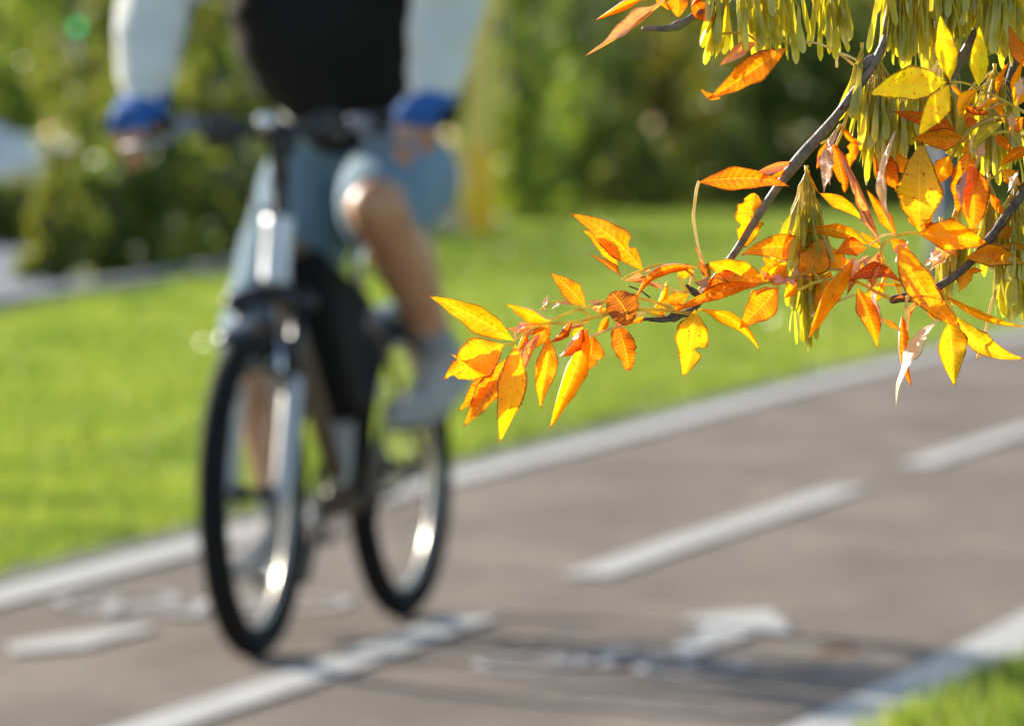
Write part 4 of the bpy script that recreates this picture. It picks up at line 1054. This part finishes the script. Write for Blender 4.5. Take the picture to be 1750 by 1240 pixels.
L(1307, 482, 1346, 448, 38, YL, -4, fold=20, bend=.12, shape=.8)
L(1392, 432, 1264, 431, 38, OR, 0, fold=16, bend=.08)
L(1370, 470, 1403, 404, 46, YO, -5, fold=14, bend=.12, shape=.8)
L(1399, 452, 1370, 432, 26, YO, 3, fold=20)
L(1482, 418, 1362, 400, 34, YO, -2, fold=22, bend=.14)
L(1362, 400, 1330, 372, 3, OR, -2, fold=30, bend=-.12)
L(1481, 424, 1427, 437, 28, RO, -4, fold=30, bend=.16)
L(1462, 438, 1385, 588, 50, YO, -8, fold=28, bend=.05)
L(1272, 474, 1200, 500, 40, RB, -2, fold=28, bend=.10)
L(1212, 472, 1184, 482, 24, BR, -10, fold=35, roll=10, bend=-.2, flip=True)
L(1280, 472, 1230, 462, 20, PK, -2, fold=40, flip=True)
L(1362, 484, 1312, 476, 26, PK, -7, fold=36, flip=True, bend=.1)
L(1380, 455, 1355, 490, 20, PK, -4, fold=40, flip=True)
L(1402, 462, 1372, 480, 20, PK, 2, fold=38, flip=True)
# around the main branch
L(1194, 312, 1350, 313, 32, RO, -8, fold=26, bend=-.05, curl=.05)
L(1358, 276, 1278, 302, 22, OR, -3, fold=30, roll=20, flip=True, bend=.05)
L(1352, 290, 1310, 307, 10, RO, -2, fold=30)
L(1290, 330, 1270, 424, 48, YO, 8, fold=14, bend=.0, shape=.6, bites=((.35, -1, .13, .8), (.2, 1, .05, .3), (.62, 1, .06, .35)))
L(1430, 218, 1410, 336, 24, PK, -4, fold=44, roll=20, flip=True, bend=.03)
L(1425, 246, 1447, 330, 34, RO, 2, fold=16, shape=.7, bites=((.8, 1, .05, .4),))
L(1412, 244, 1397, 290, 18, RO, 3, fold=25)
L(1438, 214, 1476, 248, 18, OR, 3, fold=30, bend=.15)
L(1462, 236, 1450, 290, 20, OR, 4, fold=25, bites=((.45, 1, .1, .5),))
L(1400, 330, 1478, 377, 20, YO, 4, fold=24, bend=-.05)
L(1380, 292, 1402, 332, 5, YO, 4, fold=24, bend=.05)
L(1504, 415, 1432, 252, 21, PK, -12, fold=38, roll=20, flip=True, bend=.04, twist=50)
L(1532, 402, 1478, 325, 26, OR, -5, fold=18, bend=.03)
L(1533, 220, 1523, 395, 18, WP, -16, fold=42, roll=25, flip=True, bend=.11)
L(1495, 262, 1537, 326, 42, RO, 6, fold=14)
L(1571, 397, 1571, 240, 64, OY, -12, fold=12, shape=1.0, peak=.45)
L(1576, 392, 1548, 345, 38, OR, 4, fold=20)
L(1622, 268, 1594, 318, 44, YO, 0, fold=20, shape=.75)
L(1655, 258, 1638, 366, 42, OR, -3, fold=16, shape=.8)
L(1660, 282, 1667, 396, 50, OR, -8, fold=14, shape=.8)
L(1655, 290, 1648, 360, 14, BR, -14, fold=42, flip=True, bend=.15)
L(1652, 236, 1557, 236, 38, YO, -10, fold=38, bend=-.02)
L(1636, 226, 1524, 187, 38, RO, -8, fold=16, bend=.03)
L(1664, 285, 1614, 315, 10, RO, -12, fold=40, bend=-.35)
L(1571, 401, 1688, 420, 56, YO, -14, fold=30, bend=-.06, curl=.08)
L(1580, 384, 1600, 396, 20, RB, -4, fold=20)
L(1536, 418, 1640, 560, 42, YO, -16, fold=20, bend=.07, shape=.75)
L(1504, 430, 1487, 500, 30, PK, -12, fold=38, flip=True, bend=-.1)
L(1484, 436, 1450, 480, 16, WP, -10, fold=42, flip=True)
L(1466, 492, 1501, 596, 34, OR, -6, fold=22, bend=-.03, twist=30)
L(1490, 490, 1503, 578, 20, PK, -4, fold=40, flip=True)
L(1452, 480, 1543, 486, 24, RB, -16, fold=36, bend=-.24)
L(1519, 452, 1500, 504, 15, YO, -4, fold=24)
L(1500, 486, 1570, 489, 8, OR, -3, fold=30)
L(1541, 540, 1553, 660, 34, RO, 0, fold=18, bend=.03, shape=.7, bites=((.4, -1, .06, .4),))
L(1536, 562, 1508, 544, 11, RO, -2, fold=30)
L(1561, 516, 1518, 520, 14, RO, -4, fold=35, bend=.25)
L(1583, 508, 1599, 550, 18, RO, 2, fold=25, bend=.12)
L(1576, 510, 1553, 562, 12, PK, 2, fold=42, flip=True, bend=.1)
L(1575, 505, 1562, 500, 10, WP, -4, flip=True)
L(1608, 541, 1528, 694, 23, WP, -18, fold=44, roll=25, flip=True, bend=.10)
L(1622, 548, 1632, 661, 54, OY, -6, fold=26, peak=.36)
L(1634, 540, 1749, 618, 34, OY, -2, fold=30, bend=.10)
L(1612, 503, 1760, 558, 24, YO, -4, fold=30, bend=.08)
L(1650, 441, 1755, 453, 32, YO, -6, fold=24, bend=-.10)
L(1654, 462, 1680, 462, 10, OR, -2, fold=24)
L(1708, 419, 1765, 424, 12, YO, -4, fold=30)
L(1688, 438, 1712, 428, 24, YO, -8, fold=22, shape=.6)
L(1655, 440, 1692, 432, 18, RO, -3, fold=25)
L(1635, 428, 1586, 462, 24, WP, -2, fold=36, flip=True)
L(1750, 330, 1727, 380, 18, YO, 6, fold=24, bend=.1)
# bright yellow-green leaf, upper right
L(1624, 138, 1608, 23, 34, BY, -88, fold=12)
L(1618, 141, 1483, 160, 48, BY, -90, fold=12, bend=.05)
L(1622, 145, 1566, 232, 36, BY, -92, fold=14, bend=-.04)
L(1673, 149, 1673, 43, 31, BY, -86, fold=14, bend=.01)
L(1671, 153, 1640, 206, 30, YL, -84, fold=28, bend=.18)
L(1708, 168, 1668, 190, 24, YL, -80, fold=28, bend=.08)
L(1729, 181, 1686, 190, 18, OY, -70, fold=28, bend=.14)
L(1625, 146, 1650, 172, 16, OR, -6, fold=22)
L(1692, 196, 1634, 172, 24, RB, -16, fold=28, bend=-.05)
L(1662, 190, 1648, 212, 14, OR, -4, fold=20)
L(1728, 197, 1636, 245, 22, GR_, -70, fold=34, bend=.12, flip=True)
L(1714, 208, 1666, 262, 24, GR_, -74, fold=30, bend=.16)
L(1664, 228, 1662, 273, 17, GR_, -66, fold=36, flip=True)
L(1648, 232, 1625, 285, 8, GR_, -14, fold=36, bend=.08)
L(1756, 118, 1721, 44, 27, OR, -10, fold=24)
L(1705, 166, 1726, 103, 20, OR, -12, fold=34, bend=-.08)
L(1734, 172, 1752, 100, 22, YO, -12, fold=36, bend=-.08)
L(1740, 176, 1748, 130, 12, WP, -16, fold=36, flip=True)
L(1760, 250, 1710, 284, 30, OR, -8, fold=26, bend=.06)
L(1684, 240, 1666, 290, 13, PK, -14, fold=42, flip=True)
L(1728, 190, 1732, 236, 12, PK, -18, fold=42, flip=True)
L(1650, 214, 1672, 206, 16, RO, -8, fold=20)
L(1690, 222, 1675, 240, 16, OR, -6, fold=20)
# upper left group
L(1105, -4, 1018, 37, 33, OR, -2, fold=28, bend=.05, flip=False)
L(1144, -6, 996, 96, 22, PK, -6, fold=40, roll=18, flip=True, bend=-.05)
L(1118, -8, 1144, 19, 14, OR, 4, fold=20)
L(1158, -12, 1160, 31, 32, OR, 4, fold=20)
L(1182, 0, 1223, 40, 36, RO, 8, fold=18, bend=.06)
L(1200, -10, 1180, 12, 20, RB, 6, fold=30)
L(1293, 73, 1228, 115, 30, OR, 3, fold=30, bend=.06, flip=True)
L(1345, 82, 1212, 176, 40, OR, -6, fold=26, bend=.02)
L(1232, 168, 1197, 152, 9, RO, -6, fold=24, bend=-.12)

# further leaves that fill the crowded middle and right of the spray
for a_ in [(1420, 462, 1392, 540, 26, YO, 6), (1350, 474, 1300, 440, 28, YO, 4), (1300, 485, 1330, 440, 24, OR, 6), (1290, 480, 1256, 462, 26, YO, 4), (1440, 462, 1412, 418, 26, YO, 2),
           (1478, 474, 1440, 440, 24, OR, 4), (1478, 474, 1512, 440, 24, YO, -2), (1512, 492, 1470, 516, 22, YO, 4), (1505, 424, 1470, 395, 22, OR, 6), (1522, 408, 1560, 440, 26, OR, 2),
           (1572, 398, 1600, 352, 30, YO, 4), (1600, 400, 1640, 440, 28, YO, 3), (1630, 412, 1676, 392, 24, YL, 2), (1700, 165, 1716, 214, 22, YO, -60), (1735, 183, 1760, 150, 24, YO, -50),
           (1672, 240, 1640, 262, 22, YO, 2), (1700, 229, 1730, 262, 26, OR, 4), (1725, 226, 1750, 200, 22, OR, 2), (1690, 330, 1716, 372, 22, OR, 8), (1712, 290, 1745, 318, 22, YO, 6),
           (1655, 452, 1640, 500, 22, YO, 4), (1610, 486, 1586, 530, 22, OR, 4), (1700, 405, 1742, 388, 22, YO, 4), (1560, 300, 1530, 262, 26, YO, 6), (1230, 474, 1205, 505, 22, OR, 6), (1185, 470, 1150, 455, 22, YO, 4), (1040, 540, 1020, 575, 20, OR, 4), (985, 552, 1000, 600, 22, YO, 8), (940, 552, 905, 600, 24, OR, 6), (905, 560, 880, 610, 20, RO, 8)]:
    leaf(*a_, fold=18)
for a_ in [(1470, 470, 1448, 505, 16, PK, -8), (1552, 412, 1530, 450, 18, WP, -6), (1610, 430, 1580, 455, 18, WP, -6), (1690, 214, 1676, 258, 14, PK, -8), (1740, 290, 1722, 330, 14, WP, -6), (1590, 470, 1570, 500, 12, WP, -4), (1330, 480, 1300, 462, 16, PK, -8), (1745, 130, 1738, 180, 14, WP, -60), (1408, 250, 1420, 318, 18, WP, -8)]:
    leaf(*a_, flip=True)
# ---- samaras
def sam_mesh(i):
    rs = random.Random(50 + i); rows = 12; verts = []; uvs = []; ph = rs.uniform(0, 6); cup = rs.uniform(-.35, .5); bw = rs.uniform(-.05, .05); tw = rs.uniform(-1.2, 1.2)
    for r_ in range(rows + 1):
        t = r_ / rows
        wdt = .018 + .030 * min(1, t / .12) if t < .38 else .048 + (.075 - .048 + .01 * (i % 3)) * math.sin(min(1, (t - .38) / .35) * math.pi / 2)
        if t > .84: wdt *= math.sqrt(max(.02, 1 - ((t - .84) / .165) ** 2))
        th = .028 * math.exp(-((t - .22) / .16) ** 2)
        for k in (-1, 0, 1):
            a = tw * (t - .5) * .7
            x, y = k * wdt, th * (1 - abs(k)) + cup * wdt * abs(k) + .02 * math.sin(5 * t + ph)
            verts.append((x * math.cos(a) - y * math.sin(a) + bw * math.sin(math.pi * t), x * math.sin(a) + y * math.cos(a), -t)); uvs.append((t, .5 + .5 * k))
    faces = [(r_ * 3 + k, r_ * 3 + k + 1, r_ * 3 + k + 4, r_ * 3 + k + 3) for r_ in range(rows) for k in (0, 1)]
    me = bpy.data.meshes.new("samara"); me.from_pydata(verts, [], faces); ul = me.uv_layers.new(name="UVMap")
    ul.data.foreach_set("uv", [c_ for l_ in me.loops for c_ in uvs[l_.vertex_index]])
    me.polygons.foreach_set("use_smooth", [True] * len(me.polygons)); me.materials.append(M_SAM); return me, verts, faces, uvs
SAM = [sam_mesh(i) for i in range(6)]
rest_v, rest_f, rest_uv = [], [], []
nsam = [0]
CL = [  # apex x, y, depth mm, top spread px, tops from..to, n, slant, tightness
    (1300, -70, 10, 78, -62, 22, 52, .06, 1.0), (1232, -60, 4, 14, -30, 14, 10, -.16, .6), (1420, -70, 14, 24, -50, 12, 18, .02, 1),
    (1528, -90, 8, 30, -70, 20, 30, .0, 1), (1580, -90, 12, 40, -70, 36, 44, 0, 1), (1640, -100, 16, 34, -80, 0, 34, 0, 1), (1712, -90, 12, 46, -70, 22, 46, .02, 1),
    (1500, 96, 8, 26, 128, 215, 44, -.03, 1), (1548, 112, 16, 34, 125, 200, 34, .02, 1), (1612, 104, 26, 40, 120, 172, 34, .02, 1), (1700, 118, 34, 50, 140, 235, 46, .02, 1),
    (1378, 292, 4, 30, 338, 372, 32, 0, 2.2), (1380, 300, 9, 22, 398, 505, 30, 0, 1.2),
    (1735, 318, 6, 34, 352, 452, 40, .02, 1), (1690, 306, 18, 18, 336, 372, 20, 0, 1.6), (1634, 350, 14, 16, 372, 402, 16, 0, 1.4), (1473, 82, 2, 10, 98, 106, 7, -.12, 1),
    (1608, 380, 12, 10, 405, 440, 10, .06, 1), (1740, 440, 14, 24, 430, 460, 14, 0, 1),
]
for ci, (axx, ayy, zz_, sprd, t0, t1, n, slant, tight) in enumerate(CL):
    rs = random.Random(900 + ci); mb = MB()
    A = P(axx, ayy, dep(zz_))
    items = []
    for k in range(int(n * 1.6)):
        u = rs.gauss(0, .5); u = max(-1.1, min(1.1, u)); tx_ = axx + u * sprd * (.82 if tight > 1.5 else 1); ty_ = rs.uniform(t0, t1)
        zz2 = zz_ + rs.uniform(-12, 12) * sprd / 34
        top = P(tx_, ty_, dep(zz2)); ln_ = rs.uniform(70, 106) / PXM
        tip = P(tx_ + (slant + u * (.22 if tight > 1.5 else .10) + rs.gauss(0, .075)) * 92, ty_ + 92, dep(zz2 + rs.uniform(-8, 8)))
        items.append((top, (tip - top).normalized(), ln_, rs.uniform(0, 6.28), rs.randrange(6), rs.uniform(.72, 1.05)))
        mid_ = A.lerp(top, .55) + Vector((rs.uniform(-.002, .002), 0, 0))
        mb.tube([A.lerp(top, rs.uniform(0, .3)), mid_, top], [.00055, .0004, .00035], 4, False)
    mb.tube([A + Vector((0, 0, .004)), A, A.lerp(P(axx, (t0 + t1) / 2, dep(zz_)), .7)], [.0016, .0013, .0005], 6)
    cl = mb.build("seed_bunch", M_STALK, tree_e, M=TI)
    for (top, dn, ln_, rot, mi, wf) in items:
        zax = -dn; xax = Vector((math.cos(rot), math.sin(rot) * .9, 0)); xax = (xax - zax * xax.dot(zax)).normalized(); yax = zax.cross(xax)
        M = Matrix((( xax.x, yax.x, zax.x, top.x), (xax.y, yax.y, zax.y, top.y), (xax.z, yax.z, zax.z, top.z), (0, 0, 0, 1))) @ Matrix.Diagonal((ln_ * wf, ln_ * wf, ln_, 1))
        if nsam[0] < 298 and rs.random() < .38:
            o = bpy.data.objects.new("samara", SAM[mi][0]); link(o, cl); o.matrix_local = TI @ M; nsam[0] += 1
        else:
            b0 = len(rest_v); rest_v += [TI @ (M @ Vector(v)) for v in SAM[mi][1]]; rest_f += [tuple(i + b0 for i in f) for f in SAM[mi][2]]; rest_uv += SAM[mi][3]
me = bpy.data.meshes.new("samaras"); me.from_pydata(rest_v, [], rest_f); ul = me.uv_layers.new(name="UVMap")
ul.data.foreach_set("uv", [c_ for l_ in me.loops for c_ in rest_uv[l_.vertex_index]])
me.polygons.foreach_set("use_smooth", [True] * len(me.polygons)); me.materials.append(M_SAM)
o = link(bpy.data.objects.new("samara_mass", me), tree_e); o["kind"] = "stuff"

# ---- trunk and the limbs that carry these twigs, outside the frame
def big(pts, rad, name="limb"):
    mb = MB(); c_ = catmull([tuple(p) + (r,) for p, r in zip(pts, rad)], 5); mb.tube([Vector(p[:3]) for p in c_], [p[3] for p in c_], 12, dome=True); return mb.build(name, M_BARK, tree_e, M=TI)
big([(2.0, 4.9, -.1), (2.02, 4.92, .6), (1.95, 4.9, 1.4), (2.0, 4.95, 2.4), (2.1, 5.0, 3.6)], [.15, .12, .105, .09, .06], "trunk")
big([(1.95, 4.9, 1.5), (1.5, 4.75, 1.75), (1.0, 4.5, 1.72), (.62, 4.33, 1.55), P(1540, -60, dep(10))], [.05, .035, .022, .012, .0045])
big([(.62, 4.33, 1.55), (.42, 4.32, 1.42), P(1260, -60, dep(20))], [.009, .007, .004], "branch")
big([(.62, 4.33, 1.55), (.5, 4.32, 1.3), P(1712, -50, dep(20))], [.009, .007, .0036], "branch")
big([(1.95, 4.9, 1.2), (1.2, 4.6, 1.4), (.7, 4.36, 1.25), (.48, 4.32, 1.18), P(1790, 250, dep(4))], [.04, .024, .012, .008, .005])
big([(.7, 4.36, 1.25), (.52, 4.34, 1.25), P(1760, 20, dep(40))], [.008, .006, .004], "branch")
v = np.concatenate([foliage(.6, .3, 1.9, 1.5, 1.2, 2.6, 70, 50, .035, 4242)])
M_FOLY = leafy("ash_crown_foliage", (.55, .26, .01), (.75, .42, .02), (.6, .15, .01), 3.0, .5)
o = link(bpy.data.objects.new("crown", np_mesh("crown", v, 4, M_FOLY)), tree_e); o["kind"] = "stuff"

# ---- fallen leaf on the path
g_ = G(1434, 1129)
mb = MB()
vv = []; ff = []
for i in range(9):
    t = i / 8; wd = .022 * math.sin(math.pi * t) ** .8 + .0005
    for k in (-1, 0, 1): vv.append((t * .12 - .06, k * wd, .004 + .012 * abs(k) * math.sin(math.pi * t) + .008 * math.sin(2.5 * t)))
for i in range(8):
    for k in (0, 1): ff.append((i * 3 + k, i * 3 + k + 1, i * 3 + k + 4, i * 3 + k + 3))
mb.add(vv, ff); o = mb.build("fallen_leaf", simple("dry_orange_leaf", (.6, .22, .03), .6)); o.location = (g_.x, g_.y, .008); o.rotation_euler = (0, 0, .5)
props(o, "small orange leaf lying on the brown path near the right edge line", "leaf")
